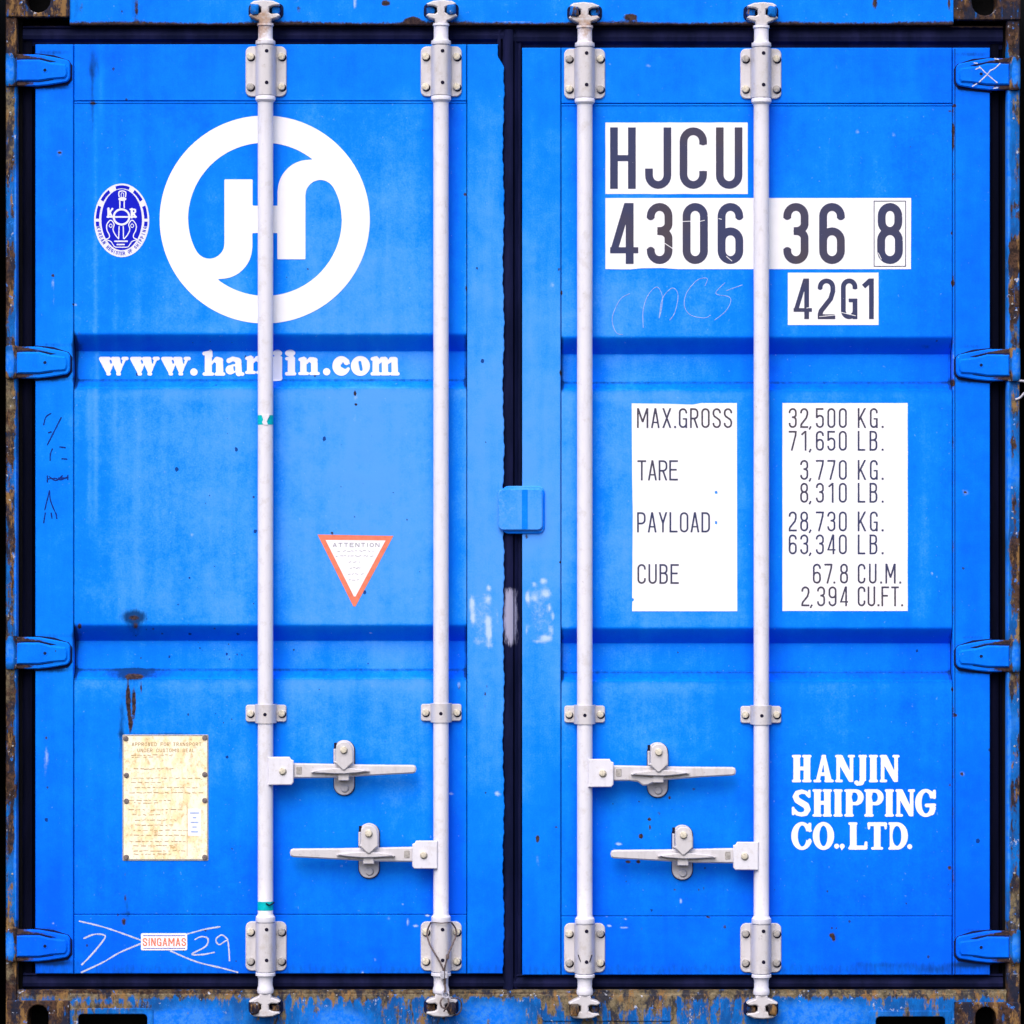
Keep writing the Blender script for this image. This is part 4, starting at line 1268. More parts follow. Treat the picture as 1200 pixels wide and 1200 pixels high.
def cw(x):
    return [('+', 'poly', [(x + 6, 128), (x + 48, 112), (x + 70, 112), (x + 96, 185), (x + 74, 232), (x + 62, 232)]),
            C(x + 16, 118, x + 74, 118, 26), C(x + 66, 226, x + 76, 226, 22), ('+', 'poly', [(x + 72, 232), (x + 110, 150), (x + 98, 130), (x + 70, 200)]),
            ('+', 'poly', [(x + 84, 118), (x + 150, 112), (x + 166, 190), (x + 146, 234), (x + 136, 234)]), C(x + 100, 118, x + 140, 118, 26), C(x + 136, 226, x + 148, 226, 22),
            ('+', 'poly', [(x + 142, 234), (x + 196, 122), (x + 176, 116), (x + 138, 205)]), C(x + 174, 117, x + 200, 117, 25),
            N(x + 88, 136, x + 93, 150, 10, 4), N(x + 160, 136, x + 165, 152, 12, 4)]

def cn(x, k=1.0):
    """heavy n starting at x (6x drawing)"""
    return [B(x + 12, 110, x + 60, 232), C(x + 12, 122, x + 40, 114, 26), C(x + 10, 226, x + 66, 226, 24),
            ('+', 'poly', [(x + 55, 130), (x + 80, 108), (x + 112, 104), (x + 136, 122), (x + 142, 150), (x + 142, 232), (x + 94, 232), (x + 92, 150), (x + 80, 140), (x + 60, 160)]), C(x + 92, 226, x + 146, 226, 24), C(x + 90, 124, x + 122, 128, 40)]

fl = Flat(108, 404, 474, 452, 0.42)
for x in (82, 302, 521):
    caps(fl, 6, 100, 400, cw(x))
caps(fl, 6, 100, 400, [('+', 'dot', (755, 212, 26))])
caps(fl, 6, 100, 400, [B(832, 80, 882, 232), C(828, 82, 872, 72, 26), C(828, 226, 886, 226, 24), C(872, 68, 874, 100, 26),
                       ('+', 'poly', [(880, 138), (905, 112), (935, 106), (960, 125), (964, 232), (912, 232), (910, 150), (900, 142), (882, 162)]), C(912, 226, 964, 226, 24), C(918, 124, 942, 130, 40)])
# a
caps(fl, 6, 100, 400, [C(1002, 132, 1030, 118, 36, 30), C(1030, 118, 1066, 130, 30, 40), C(1068, 135, 1072, 220, 44), C(1066, 222, 1098, 226, 26), C(1012, 196, 1040, 188, 66, 56), C(1030, 176, 1066, 172, 36), N(1040, 178, 1042, 200, 14, 10), N(1012, 152, 1030, 148, 8)])
fx = (290, 6.3158)
S2 = 6.3158
caps(fl, S2, 290, 400, cn(-23) )        # n, runs behind the bar
# j
caps(fl, S2, 290, 400, [('+', 'ell', (216, 83, 34, 25)), B(182, 115, 250, 270), C(150, 122, 200, 122, 26), C(196, 118, 238, 118, 26), C(182, 276, 232, 268, 30, 40)])
# i
caps(fl, S2, 290, 400, [('+', 'ell', (310, 83, 38, 25)), B(292, 115, 346, 238), C(286, 124, 330, 118, 26), C(284, 236, 342, 236, 26)])
caps(fl, S2, 290, 400, [(q[0], q[1], ([(p[0], p[1] + 8) for p in q[2]] if q[1] == 'poly' else (q[2][0], q[2][1] + 8, q[2][2], q[2][3] + 8) + tuple(q[2][4:]))) for q in cn(372)])
caps(fl, S2, 290, 400, [('+', 'dot', (581, 221, 27))])
# c
caps(fl, S2, 290, 400, [('+', 'ell', (690, 178, 66, 73)), ('-', 'poly', [(690, 178), (700, 150), (770, 170), (770, 196), (712, 200)]), N(698, 176, 712, 182, 26), ('+', 'ell', (728, 148, 22, 24)), C(736, 200, 742, 196, 18)])
# o
caps(fl, S2, 290, 400, [('+', 'ell', (832, 178, 71, 74)), N(828, 152, 838, 204, 22, 22)])
# m
caps(fl, S2, 290, 400, [B(922, 116, 970, 240), C(920, 126, 950, 118, 26), C(920, 236, 972, 236, 26),
                        ('+', 'poly', [(965, 135), (990, 112), (1018, 110), (1036, 128), (1038, 240), (992, 240), (990, 150), (970, 165)]), C(994, 236, 1042, 236, 26), C(992, 130, 1016, 130, 38),
                        ('+', 'poly', [(1034, 135), (1060, 112), (1088, 110), (1108, 128), (1112, 240), (1064, 240), (1062, 150), (1038, 165)]), C(1064, 236, 1110, 236, 26), C(1062, 130, 1090, 130, 38)])
mb = MB()
fl.mesh(mb, 'decal', skinL, 0.9)
mb.build('web_address', doorL, None, smooth=False)

# shipping line name, heavy serif capitals (drawn at 6.154x)
K3 = 6.154
fl = Flat(922, 878, 1104, 1004, 0.42)
def ser(x0, x1, y, t=20):
    r = t / 2
    return C(x0 + r, y + r, x1 - r, y + r, t)
def serif(ch, X, Y, wd):
    """X, Y: top left on the drawing; cap height 198"""
    H = 198; st = 48
    def stem(c, a=0, b=H, w_=st): return B(X + c - w_ / 2, Y + a + 3, X + c + w_ / 2, Y + b - 3)
    if ch == 'H': return [stem(35), stem(wd - 33), B(X + 30, Y + 84, X + wd - 30, Y + 112), ser(X, X + 67, Y), ser(X, X + 67, Y + H - 20), ser(X + wd - 68, X + wd, Y), ser(X + wd - 68, X + wd, Y + H - 20)]
    if ch == 'I': return [stem(wd / 2), ser(X, X + wd, Y), ser(X, X + wd, Y + H - 20)]
    if ch == 'N': return [stem(22, w_=26), stem(wd - 25, w_=26), ('+', 'poly', [(X + 12, Y + 4), (X + 52, Y + 2), (X + wd - 14, Y + H - 34), (X + wd - 18, Y + H - 4), (X + wd - 44, Y + H - 6), (X + 12, Y + 40)]),
                          C(X + wd - 34, Y + H - 14, X + wd - 24, Y + H - 14, 24), ser(X, X + 52, Y), ser(X, X + 55, Y + H - 20), ser(X + wd - 52, X + wd, Y)]
    if ch == 'A': return [('+', 'poly', [(X + wd * .42, Y + 4), (X + wd * .60, Y + 4), (X + wd - 12, Y + H - 4), (X + wd - 62, Y + H - 4), (X + wd * .5, Y + 66), (X + 44, Y + H - 4), (X + 16, Y + H - 4)]),
                          C(X + wd * .46, Y + 10, X + wd * .56, Y + 10, 20), B(X + 42, Y + 126, X + 100, Y + 152), ser(X, X + 56, Y + H - 20), ser(X + wd - 68, X + wd, Y + H - 20)]
    if ch == 'J': return [stem(62, b=190, w_=46), ser(X + 30, X + wd, Y), C(X + 62, Y + 170, X + 52, Y + 200, 46, 34), C(X + 52, Y + 202, X + 22, Y + 212, 34, 22), ('+', 'dot', (X + 16, Y + 200, 16))]
    if ch == 'S':
        p = [(118, 44), (104, 24), (72, 17), (40, 28), (28, 54), (42, 80), (72, 98), (104, 118), (116, 146), (102, 174), (72, 182), (40, 176), (20, 152)]
        ws = [22, 26, 30, 36, 40, 44, 46, 46, 42, 36, 30, 28, 24]
        o = [C(X + p[i][0], Y + p[i][1], X + p[i + 1][0], Y + p[i + 1][1], ws[i], ws[i + 1]) for i in range(len(p) - 1)]
        return o + [C(X + 128, Y + 12, X + 126, Y + 52, 16, 22), C(X + 11, Y + 136, X + 12, Y + 178, 20)]
    if ch == 'P': return [stem(36), ser(X, X + 68, Y + H - 20), ser(X, X + 80, Y), ('+', 'ell', (X + 84, Y + 58, 56, 58)), B(X + 30, Y + 1, X + 84, Y + 115), ('-', 'ell', (X + 76, Y + 58, 22, 34)), ('-', 'poly', [(X + 60, Y + 24), (X + 76, Y + 24), (X + 76, Y + 92), (X + 60, Y + 92)])]
    if ch in 'CG':
        o = [('+', 'ell', (X + 76, Y + 99, 77, 101)), ('-', 'ell', (X + 78, Y + 99, 32, 76)), ('-', 'poly', [(X + 80, Y + 66), (X + 170, Y + 66), (X + 170, Y + 128), (X + 80, Y + 128)]),
             C(X + wd - 14, Y + 14, X + wd - 14, Y + 60, 22), C(X + 110, Y + 24, X + wd - 16, Y + 34, 22)]
        if ch == 'C':
            o += [('-', 'poly', [(X + 112, Y + 128), (X + 170, Y + 118), (X + 170, Y + 130), (X + 130, Y + 134)]), C(X + 132, Y + 130, X + 112, Y + 166, 22, 30)]
        if ch == 'G':
            o += [B(X + 76, Y + 104, X + 140, Y + 130), C(X + 80, Y + 116, X + wd - 14, Y + 114, 24), B(X + 104, Y + 112, X + wd - 12, Y + 160), C(X + 128, Y + 140, X + 118, Y + 168, 40)]
        return o
    if ch == 'O': return [('+', 'ell', (X + wd / 2, Y + 99, wd / 2, 101)), ('-', 'ell', (X + wd / 2, Y + 99, 29, 74))]
    if ch == 'L': return [stem(36), ser(X, X + 66, Y), B(X + 8, Y + H - 30, X + wd - 8, Y + H - 2), ser(X, X + wd - 6, Y + H - 22, 22), C(X + wd - 14, Y + H - 50, X + wd - 16, Y + H - 14, 20, 26)]
    if ch == 'T': return [stem(wd / 2), ser(X + 28, X + wd - 30, Y + H - 20), B(X + 8, Y + 2, X + wd - 8, Y + 28), ser(X, X + wd, Y, 24), C(X + 12, Y + 14, X + 12, Y + 44, 22, 16), C(X + wd - 12, Y + 14, X + wd - 12, Y + 44, 22, 16)]
    if ch == 'D': return [stem(34), ser(X, X + 80, Y), ser(X, X + 80, Y + H - 20), ('+', 'ell', (X + 66, Y + 99, wd - 68, 98)), B(X + 28, Y + 1, X + 70, Y + H - 1), ('-', 'ell', (X + 62, Y + 99, 32, 72)), ('-', 'poly', [(X + 58, Y + 27), (X + 58, Y + 171), (X + 66, Y + 171), (X + 66, Y + 27)]),
                          ('-', 'poly', [(X - 40, Y - 5), (X - 2, Y - 5), (X - 2, Y + 205), (X - 40, Y + 205)]), ('-', 'poly', [(X - 2, Y + 22), (X + 10, Y + 22), (X + 10, Y + 176), (X - 2, Y + 176)])]
    return []
rows = [(90, [('H', 80, 142), ('A', 235, 147), ('N', 392, 143), ('J', 530, 92), ('I', 635, 66), ('N', 713, 144)]),
        (338, [('S', 78, 140), ('H', 229, 140), ('I', 380, 66), ('P', 458, 142), ('P', 602, 143), ('I', 750, 66), ('N', 827, 142), ('G', 970, 152)]),
        (576, [('C', 77, 146), ('O', 231, 154), ('L', 487, 142), ('T', 624, 144), ('D', 776, 143)])]
for Y, row in rows:
    for ch, X, wd in row:
        caps(fl, K3, 915, 870, serif(ch, X, Y, wd))
caps(fl, K3, 915, 870, [('+', 'dot', (403, 749, 18))])
caps(fl, K3, 915, 870, [('+', 'dot', (443, 749, 18)), C(450, 752, 440, 774, 18, 8)])
caps(fl, K3, 915, 870, [('+', 'dot', (930, 752, 18))])
mb = MB()
fl.mesh(mb, 'decal', -2.0, 0.7)
mb.build('company_name', doorR, None, smooth=False)

# number panels ------------------------------------------------------------
def jag(pts, amp, seed):
    rnd = random.Random(seed); out = []
    n = len(pts)
    for i in range(n):
        a, b = pts[i], pts[(i + 1) % n]
        out.append(a)
        m_ = int(math.hypot(b[0] - a[0], b[1] - a[1]) / 14)
        for j in range(1, m_):
            t = j / m_
            out.append((a[0] + (b[0] - a[0]) * t + rnd.uniform(-amp, amp), a[1] + (b[1] - a[1]) * t + rnd.uniform(-amp, amp)))
    return out

def panel(name, outline, holes=()):
    mb = MB()
    mb.prism(outline, -2.4, -1.45, 'decal', holes=holes)
    return mb

R4 = lambda a, b, c, d: [(a, b), (a, d), (c, d), (c, b)]
mb = panel('p', jag(R4(709.5, 143.5, 876.3, 227.3), .18, 1))
fl = Flat(708, 140, 880, 230, 0.5)
for ch, x, wd in (('H', 715, 30), ('J', 756, 30.6), ('C', 796.5, 32), ('U', 839, 31)):
    put_glyph(fl, ch, x, 149.2, wd, 72, 9)
fl.mesh(mb, 'ink', -1.45, .45)
mb.build('number_panel', doorR, None, 'white panel reading HJCU', smooth=False)

mb = panel('p', [(709.5, 232), (709.5, 315.3), (738, 315.6), (752, 314.2), (775, 314.0), (795, 315.3), (1067.5, 315.3), (1067.8, 232)])
fl = Flat(708, 230, 1072, 318, 0.5)
for ch, x, wd in (('4', 715, 33), ('3', 758, 30), ('0', 800, 29.5), ('6', 841, 30), ('3', 918, 29.5), ('6', 960, 30), ('8', 1028, 30)):
    put_glyph(fl, ch, x, 237.8, wd, 71.5, 9.2)
ops = [('+', 'seg', (1024.4, 235.3, 1024.4, 312.3, .9)), ('+', 'seg', (1061.3, 235.3, 1061.3, 312.3, .9)), ('+', 'seg', (1024, 235.6, 1061.7, 235.6, .9)), ('+', 'seg', (1024, 312, 1061.7, 312, .9))]
fl.glyph(ops, (1022, 233, 1064, 314))
# scratches through the figures
for (a, b, c, d) in ((800, 259.5, 811, 259), (820, 259.4, 826, 258), (716, 268, 722, 264), (779, 285, 788, 291), (862, 262, 868, 266), (842, 256, 846, 257), (750, 262, 760, 264.5), (851, 300, 858, 306), (1029, 296, 1033, 304)):
    X, Y = np.meshgrid(fl.xs, fl.ys)
    fl.sd = np.maximum(fl.sd, -sd_seg(X, Y, a, b, c, d, 0.9))
fl.mesh(mb, 'ink', -1.45, .45)
mb.build('number_panel', doorR, None, 'long white panel with the serial number', smooth=False)

mb = panel('p', R4(923.3, 319.5, 1029.6, 380.8))
fl = Flat(922, 318, 1032, 382, 0.45)
for ch, x, wd in (('4', 930, 21.5), ('2', 958.3, 20.5), ('G', 985.5, 19.3), ('1', 1012, 12)):
    put_glyph(fl, ch, x, 326.3, wd, 47.6, 5.6)
X, Y = np.meshgrid(fl.xs, fl.ys)
for q in ((960, 371, 980, 369), (986, 366, 1003, 370), (945, 361, 950, 360)):
    fl.sd = np.maximum(fl.sd, -sd_seg(X, Y, *q, 0.9))
fl.mesh(mb, 'ink', -1.45, .45)
mb.build('number_panel', doorR, None, 'small white panel reading 42G1', smooth=False)

TH, TW, TS = 23.2, 9.8, 2.05
mb = panel('p', [(740.3, 472.7), (740.8, 560), (741.6, 600), (741.3, 640), (740.8, 701), (743, 701.8), (742.6, 704), (741, 705), (740.8, 716.3), (864, 716.3), (863.6, 472.3), (822, 472.3), (812, 474.2), (780, 473.2)],
           holes=[[(837.6, 576), (837.8, 578.6), (840.6, 578.8), (841, 576.6), (839.4, 575)], [(838, 610.5), (838, 614), (840.4, 614.6), (840.6, 611)]])
fl = Flat(742, 474, 862, 690, 0.34)
text_fit(fl, 'MAX.GROSS', 746.5, 858, 478.3, TH, TW, TS)
text_fit(fl, 'TARE', 747, 794.5, 539.3, TH + .5, TW + .4, TS)
text_fit(fl, 'PAYLOAD', 746.6, 832, 600.2, TH + .5, TW + .2, TS)
text_fit(fl, 'CUBE', 747, 795.5, 661, TH, TW, TS)
fl.mesh(mb, 'ink', -1.45, .45)
mb.build('weight_panel', doorR, None, 'white panel listing the weight headings', smooth=False)

mb = panel('p', jag(R4(917, 472.3, 1063.8, 716), .12, 7))
fl = Flat(920, 474, 1062, 714, 0.34)
GW, PITCH = 9.4, 13.45
def figures(txt, x_end, yt):
    x = x_end
    for ch in reversed(txt):
        if ch in ',.':
            x -= 4.9
            put_glyph(fl, ch, x + 1.2, yt, 2, TH, TS * .95)
        else:
            x -= PITCH
            put_glyph(fl, ch, x + (PITCH - GW) + (1.5 if ch == '1' else 0), yt, GW * (0.62 if ch == '1' else 1), TH, TS)
for a, u, yt in (('32,500', 'KG.', 478.2), ('71,650', 'LB.', 504.9), ('3,770', 'KG.', 539), ('8,310', 'LB.', 565.8), ('28,730', 'KG.', 599.4), ('63,340', 'LB.', 626.3), ('67.8', 'CU.M.', 660.6), ('2,394', 'CU.FT.', 687.2)):
    figures(a, 992.4 if len(u) < 4 else 993.8, yt)
    text_fit(fl, u, 1005.2, 1035.2 if len(u) == 3 else (1055.8 if u == 'CU.M.' else 1058), yt, TH, GW * (.98 if len(u) < 5 else .95), TS)
fl.mesh(mb, 'ink', -1.45, .45)
mb.build('weight_panel', doorR, None, 'white panel listing the weight figures', smooth=False)

# oval register sticker (drawn at 11.43x)
mb = MB()
KE = 11.43
E = lambda x, y: (100 + x / KE, 205 + y / KE)
fw = Flat(108, 213, 177, 303, 0.45)
fw.glyph([('+', 'ell', (100 + 486 / KE, 205 + 608 / KE, 369 / KE, 493 / KE))], (108, 213, 177, 303))
fw.mesh(mb, 'emblemwhite', -2.0, 0.5)
fb = Flat(108, 213, 177, 303, 0.3)
fb.glyph([('+', 'ell', (100 + 486 / KE, 205 + 598 / KE, 272 / KE, 408 / KE))], (108, 213, 177, 303))
# blue blocks round the upper ring
for a0, a1 in ((-104, -72), (-60, -36), (-25, -3), (2, 10), (170, 178), (183, 205), (216, 240)):
    q = [E(486 + 347 * math.cos(math.radians(a)), 608 + 470 * math.sin(math.radians(a))) for a in np.linspace(a0, a1, 8)] + [E(486 + 303 * math.cos(math.radians(a)), 608 + 429 * math.sin(math.radians(a))) for a in np.linspace(a1, a0, 8)]
    fb.glyph([('+', 'poly', q)], (108, 213, 177, 303))
txt = 'KOREAN REGISTER OF SHIPPING'
for i, ch in enumerate(txt):
    if ch == ' ':
        continue
    a = math.radians(167 - (167 - 13) * i / (len(txt) - 1))
    cx, cy = E(486 + 318 * math.cos(a), 606 + 444 * math.sin(a))
    tx, ty = 318 * math.sin(a), -444 * math.cos(a)        # reading direction
    l_ = math.hypot(tx, ty); tx /= l_; ty /= l_
    ux, uy = ty, -tx                                       # glyph up (towards the centre)
    hh, wd = 3.9, 2.3
    ops = []
    for pts, sw in din(ch, wd / hh, .16):
        P = []
        for px, py in pts:
            u_, v_ = (px * hh - wd / 2), (py * hh - hh / 2)
            P.append((cx + tx * u_ + ux * v_, cy + ty * u_ + uy * v_))
        for j in range(len(P) - 1):
            ops.append(('+', 'cap', (P[j][0], P[j][1], P[j + 1][0], P[j + 1][1], .62)))
    fb.glyph(ops, (cx - 4, cy - 4, cx + 4, cy + 4))
fb.mesh(mb, 'emblem', -2.0, 0.9)
fwt = Flat(108, 213, 177, 303, 0.3)
def line(pts, wd, closed=False, sub=4):
    P = cat2(pts, sub, closed)
    if closed: P.append(P[0])
    return [C(P[i][0], P[i][1], P[i + 1][0], P[i + 1][1], wd) for i in range(len(P) - 1)]
segs = []
circ = arc(484, 562, 105, 102, 0, 360, 24)
segs += [C(circ[i][0], circ[i][1], circ[i + 1][0], circ[i + 1][1], 27) for i in range(24)]
segs += [C(295, 562, 680, 562, 22)]
segs += [C(310, 450, 310, 560, 30), C(312, 520, 362, 452, 24), C(325, 500, 350, 548, 26), C(600, 460, 622, 460, 18)]
segs += [C(622, 456, 622, 568, 30), C(622, 460, 660, 462, 22), C(668, 468, 668, 495, 24), C(660, 505, 625, 512, 20), C(640, 510, 672, 565, 26)]
segs += line([(452, 290), (450, 230), (495, 214), (540, 230), (538, 290)], 16)
segs += line([(480, 290), (480, 250), (495, 238), (512, 250), (510, 290)], 9)
segs += [('+', 'ell', (495, 322, 54, 26)), C(462, 345, 462, 440, 16), C(520, 345, 520, 440, 16)]
segs += [C(452, 690, 446, 850, 14), C(508, 690, 510, 850, 14)]
for s_ in (-1, 1):
    m_ = lambda x: x if s_ < 0 else 966 - x
    segs += line([(m_(x), y) for x, y in ((445, 855), (400, 800), (370, 730), (385, 660), (340, 605), (288, 665), (290, 740), (320, 800), (318, 840), (275, 862))], 14)
    segs += line([(m_(x), y) for x, y in ((340, 655), (318, 680), (340, 705), (360, 680))], 9, True)
    segs += line([(m_(x), y) for x, y in ((280, 870), (340, 890), (375, 940), (400, 965), (484, 968))], 13)
segs += [C(395, 888, 560, 888, 20), C(425, 932, 520, 932, 18)]
caps(fwt, KE, 100, 205, segs)
fwt.mesh(mb, 'emblemwhite', -2.0, 1.3)
mb.build('register_sticker', doorL, None, 'oval blue sticker with a white anchor', smooth=False)

# attention triangle (11.43x)
mb = MB()
T = lambda x, y: (365 + x / KE, 615 + y / KE)
mb.prism([T(80, 130), T(560, 1092), T(590, 1092), T(1098, 148)], -2.4, -1.5, 'orange')
mb.prism([T(188, 203), T(568, 960), T(590, 960), T(992, 210)], -2.0, -1.1, 'decal')
fl = Flat(385, 632, 448, 690, 0.25)
text_fit(fl, 'ATTENTION', 365 + 285 / KE, 365 + 910 / KE, 615 + 242 / KE, 4.9, 4.7, .75)
fl.mesh(mb, 'smallprint', -1.1, .4)
rnd = random.Random(5)
fl = Flat(385, 640, 448, 690, 0.3)
for yy, a, b in ((352, 350, 830), (418, 325, 840), (500, 500, 650), (578, 515, 655), (660, 490, 700), (735, 500, 640)):
    x = a
    while x < b:
        l_ = rnd.uniform(18, 42)
        P0, P1 = T(x, yy + rnd.uniform(-8, 8)), T(min(b, x + l_), yy + rnd.uniform(-8, 8))
        fl.glyph([('+', 'cap', (P0[0], P0[1], P1[0], P1[1], .55))], (P0[0] - 2, P0[1] - 2, P1[0] + 2, P1[1] + 2))
        x += l_ + rnd.uniform(8, 40)
fl.mesh(mb, 'smallprint', -1.1, .4)
mb.build('warning_sticker', doorL, None, 'triangular attention sticker with an orange rim', smooth=False)

# maker's sticker
mb = MB()
mb.prism(rrect(165.2, 1093.6, 219.4, 1113.6, 1.6, 3), -.4, 0.8, 'decal')
fl = Flat(164, 1092, 221, 1115, 0.25)
text_fit(fl, 'SINGAMAS', 167.2, 218, 1099, 9.6, 5.3, 1.35)
fl.mesh(mb, 'orange', .8, .4)
mb.box(168, 1096.0, 217, 1096.7, .7, 1.2, 'emblem'); mb.box(168, 1110.9, 217, 1111.6, .7, 1.2, 'emblem')
mb.build('maker_sticker', doorL, None, 'small white maker sticker with red letters', smooth=False)

# approval plate
mb = MB()
mb.prism(rrect(143.4, 860.8, 244.2, 1008.8, 1.5, 3), -3, -0.2, 'boltgrey', ch=.5)
mb.prism(rrect(145.0, 862.8, 242.6, 1006.8, 1.0, 3), -.4, 0.5, 'plate')
fl = Flat(146, 864, 242, 1006, 0.3)
text_fit(fl, 'APPROVED FOR TRANSPORT', 154.5, 236, 870.0, 4.3, 2.9, .65)
text_fit(fl, 'UNDER CUSTOMS SEAL', 161, 228, 877.2, 4.3, 2.9, .65)
rnd = random.Random(11)
for yy in (885, 887.5, 901, 912, 917, 923, 929, 938, 941, 949, 955, 961, 967, 973, 979, 986, 991, 997, 1001):
    a, b = 151 + rnd.uniform(-1, 8), rnd.choice((185, 205, 232, 237, 200))
    if yy > 945: b = min(b, 215)
    x = a
    while x < b:
        l_ = rnd.uniform(1.5, 6)
        fl.glyph([('+', 'cap', (x, yy + rnd.uniform(-.5, .5), x + l_, yy + rnd.uniform(-.5, .5), rnd.uniform(.5, 1.0)))], (x - 2, yy - 3, x + l_ + 2, yy + 3))
        x += l_ + rnd.uniform(.8, 4)
fl.glyph([('+', 'seg', (219.3, 940, 219.3, 1003, .5))], (217, 938, 222, 1005))
fl.mesh(mb, 'plateink', .5, .25)
mb.prism(rrect(220.5, 948, 235.5, 979.5, .6, 2), .3, 1.0, 'decal')
for yy, l_ in ((952, 11), (957.5, 4), (963, 9), (968.5, 5), (974, 8)):
    mb.box(228 - l_ / 2, yy, 228 + l_ / 2, yy + 1.3, .9, 1.3, 'thinchalk')
for x, y in ((147.5, 865.5), (240, 864.5), (148.2, 908.5), (240, 907.5), (148.2, 938.8), (240, 938), (148, 1004.5), (240, 1004.5)):
    mb.bolt(x, y, 3.1, .3, 3, 'rivet')
mb.build('approval_plate', doorL, None, 'cream metal approval plate stained brown', smooth=False)

# chalk and marker writing on the doors
def strokes(mb, mat, lines, wd, d, cell=.45, smooth=True):
    xs_ = [p[0] for l in lines for p in l]; ys_ = [p[1] for l in lines for p in l]
    fl = Flat(min(xs_) - 3, min(ys_) - 3, max(xs_) + 3, max(ys_) + 3, cell)
    rnd = random.Random(3)
    for l in lines:
        P = cat2(l, 5) if len(l) > 2 else [(l[0][0] + (l[1][0] - l[0][0]) * t / 12, l[0][1] + (l[1][1] - l[0][1]) * t / 12) for t in range(13)]
        ww = [wd * rnd.uniform(.7, 1.2) for _ in P]
        for i in range(len(P) - 1):
            fl.glyph([('+', 'cap', (P[i][0], P[i][1], P[i + 1][0], P[i + 1][1], ww[i], ww[i + 1]))], (min(P[i][0], P[i + 1][0]) - 3, min(P[i][1], P[i + 1][1]) - 3, max(P[i][0], P[i + 1][0]) + 3, max(P[i][1], P[i + 1][1]) + 3))
    fl.mesh(mb, mat, d)
z5 = lambda pts: [(60 + a / 5, 1070 + b / 5) for a, b in pts]
mb = MB()
strokes(mb, 'chalk', [z5(l) for l in ([(165, 47), (300, 80), (420, 120), (522, 157)], [(522, 180), (400, 232), (300, 290), (178, 347)], [(192, 148), (250, 125), (305, 127), (312, 150), (240, 240), (180, 302)],
                                      [(700, 222), (850, 285), (1000, 322), (1092, 347)], [(800, 122), (900, 95), (988, 80)], [(842, 155), (880, 138), (918, 150), (905, 195), (825, 240), (885, 243), (955, 230)],
                                      [(1035, 155), (1000, 128), (965, 155), (985, 185), (1030, 160), (1040, 200), (1045, 278)])], 1.75, 0.5)
mb.build('chalk_writing', doorL, None, 'chalk strokes with 7 and 29', smooth=False)
mb = MB()
z4 = lambda pts, ox, oy: [(ox + a / 4, oy + b / 4) for a, b in pts]
strokes(mb, 'thinchalk', [z4(l, 600, 300) for l in ([(552, 176), (510, 200), (478, 260), (470, 310), (490, 360), (520, 368)], [(615, 335), (615, 250), (640, 180), (680, 145), (705, 190), (698, 260), (690, 290)],
                                           [(690, 290), (705, 200), (750, 150), (778, 180), (765, 260), (740, 300)], [(905, 138), (915, 105), (870, 112), (820, 170), (808, 230), (835, 275), (900, 290), (930, 278)],
                                           [(998, 125), (955, 175), (1015, 190), (1025, 215), (1000, 260), (950, 300)], [(1005, 162), (1080, 135)])], .8, -1.4)
pass
mb.build('chalk_writing', doorR, None, 'thin hand scrawled letters', smooth=False)
mb = MB()
strokes(mb, 'marker', [z4(l, 0, 300) for l in ([(238, 738), (215, 755), (205, 790)], [(287, 757), (250, 830), (222, 885)], [(228, 828), (240, 824)], [(245, 905), (236, 930), (235, 958)], [(280, 895), (305, 898)], [(290, 950), (315, 952)], [(222, 1030), (222, 1060)], [(222, 1045), (260, 1042), (285, 1048), (318, 1035)], [(232, 1035), (262, 1052), (292, 1030)], [(275, 1040), (318, 1040)], [(318, 1028), (318, 1048)],
                                      [(232, 1100), (222, 1140), (210, 1190)], [(232, 1100), (238, 1150), (265, 1215)], [(212, 1205), (205, 1250)], [(262, 1205), (266, 1230)], [(240, 1205), (244, 1230)])], 1.45, 0.5)
mb.build('marker_scribble', doorL, None, 'dark scribbled marks down the edge', smooth=False)
mb = MB(0.999)
zx = lambda pts: [(1100 + a / 10, b / 10) for a, b in pts]
strokes(mb, 'chalk', [zx(l) for l in ([(475, 785), (560, 870), (680, 970)], [(715, 745), (660, 800), (600, 830)], [(600, 830), (560, 880), (470, 965)], [(440, 985), (390, 1015)], [(430, 815), (475, 795)], [(650, 690), (700, 700)], [(410, 740), (450, 745)], [(640, 1038), (690, 1030)])], 1.3, 17.0)
mb.build('chalk_cross', doorR, None, 'white cross on the top hinge', smooth=False)

# ------------------------------------------------------------------ wire seal hung on the second bar
mb = MB(HK)
W6 = lambda x, y, d: (470 + x / 8.57, 1060 + y / 8.57, d)
mb.tube([W6(505, 180, 30), W6(470, 172, 50), W6(405, 176, 55), W6(330, 172, 50), W6(300, 182, 32)], .55, 'wire', n=6)
mb.tube([W6(300, 180, 32), W6(268, 250, 22), W6(262, 310, 26), W6(290, 400, 40), W6(340, 480, 54), W6(395, 570, 56), W6(425, 640, 56), W6(434, 720, 52), W6(436, 795, 50)], 1.0, 'wire')
mb.tube([W6(505, 180, 32), W6(545, 240, 22), W6(552, 310, 26), W6(520, 390, 40), W6(478, 480, 54), W6(455, 560, 56), W6(438, 640, 56), W6(446, 720, 52), W6(442, 800, 50)], 1.0, 'wire')
mb.blob(470 + 468 / 8.57, 1060 + 518 / 8.57, 50, 60, 1.8, 3.0, 'wire', 2, .4)
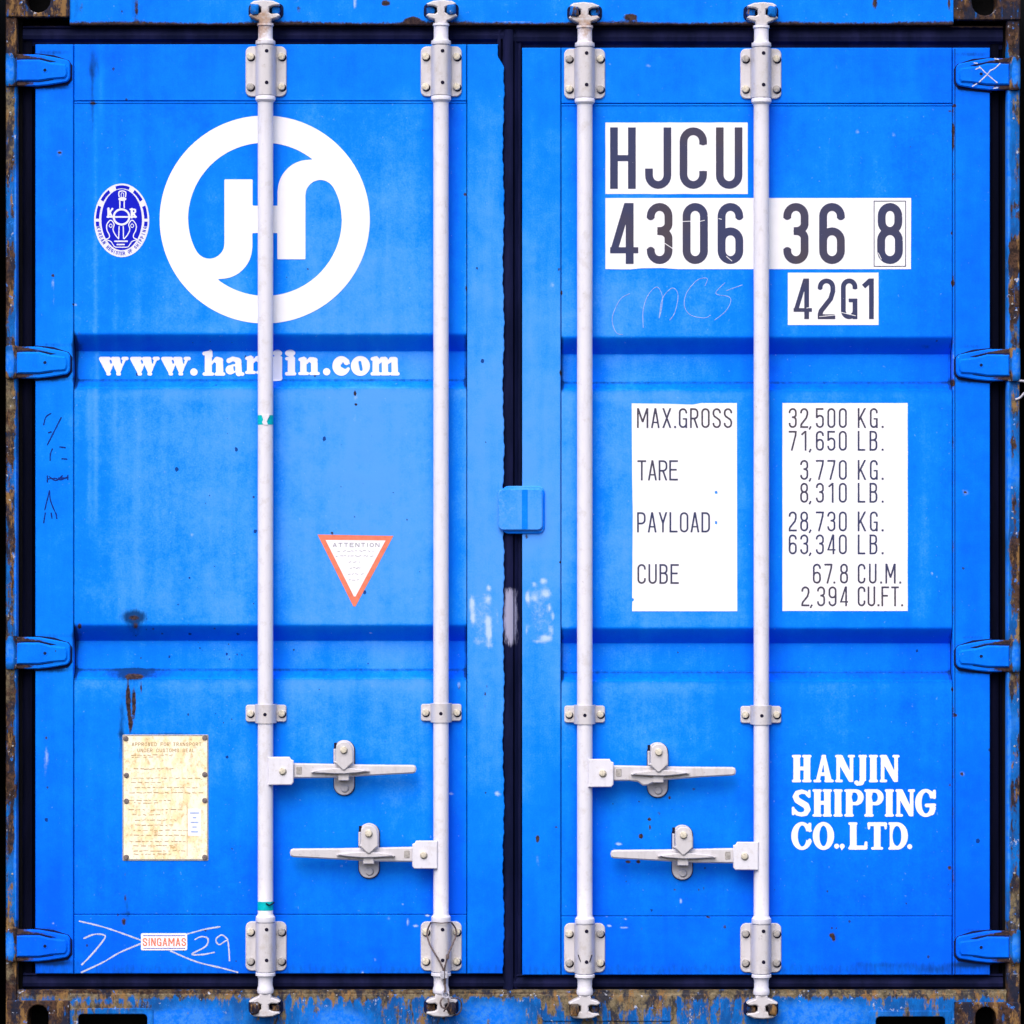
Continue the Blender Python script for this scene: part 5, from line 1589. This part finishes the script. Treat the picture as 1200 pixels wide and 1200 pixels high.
mb.prism(rrect(470 + 398 / 8.57, 1060 + 655 / 8.57, 470 + 436 / 8.57, 1060 + 735 / 8.57, .8, 2), 50, 59, 'clamp', ch=.4)
mb.prism(rrect(470 + 444 / 8.57, 1060 + 660 / 8.57, 470 + 470 / 8.57, 1060 + 730 / 8.57, .8, 2), 50, 58, 'clamp', ch=.4)
mb.tube([W6(438, 790, 50), W6(446, 830, 52), W6(440, 870, 56)], 1.2, 'wire')
rr = random.Random(8)
for i in range(7):
    a = rr.uniform(0, 6.28)
    mb.tube([W6(448 + 34 * math.cos(a + t), 890 + 38 * math.sin(a + t * 1.1), 54 + 4 * math.sin(t * 2 + i)) for t in (0, .9, 1.8, 2.7)], .8, 'clamp', n=6, smooth=3)
mb.tube([W6(425, 920, 56), W6(398, 960, 60), W6(408, 1010, 60), W6(440, 1030, 58)], 1.1, 'wire')
mb.tube([W6(470, 920, 56), W6(480, 960, 60), W6(470, 1005, 62), W6(430, 1060, 58)], .9, 'wire')
mb.tube([W6(500, 930, 52), W6(575, 935, 48), W6(606, 985, 42), W6(600, 1060, 38), W6(560, 1105, 34), W6(505, 1110, 30)], .9, 'wire')
o = mb.build('wire_seal', None)
o['label'] = 'rusty wire seal looped and twisted round the second white locking bar near its foot'
o['category'] = 'wire seal'

# stray wire end at the right-hand corner post
mb = MB()
mb.tube([(1181, 445, 8), (1190, 446, 10), (1203, 447.5, 12), (1212, 452, 4), (1208, 456, -4), (1202, 459, 0), (1195, 466, 6), (1189.5, 468.5, 9)], 1.35, 'clamp')
o = mb.build('wire_hook', None)
o['label'] = 'short grey wire hooked past the right corner post below the second hinge'
o['category'] = 'wire'

# neighbouring containers standing close on both sides, seen only as the dark gap
for x0, x1, lab in ((-1230, -24, 'dark side of the neighbouring container across the narrow left gap'), (1226, 2430, 'dark side of the neighbouring container across the narrow right gap')):
    mb = MB()
    mb.box(x0, -50, x1, 1232, -L, -8, 'gapside', ch=2)
    mb.box(x0 + 30, 10, x1 - 30, 1160, -8, 0, 'gapside', ch=2)
    o = mb.build('neighbouring_container', None)
    o['label'] = lab
    o['category'] = 'container'
    o['group'] = 'containers parked on either side'
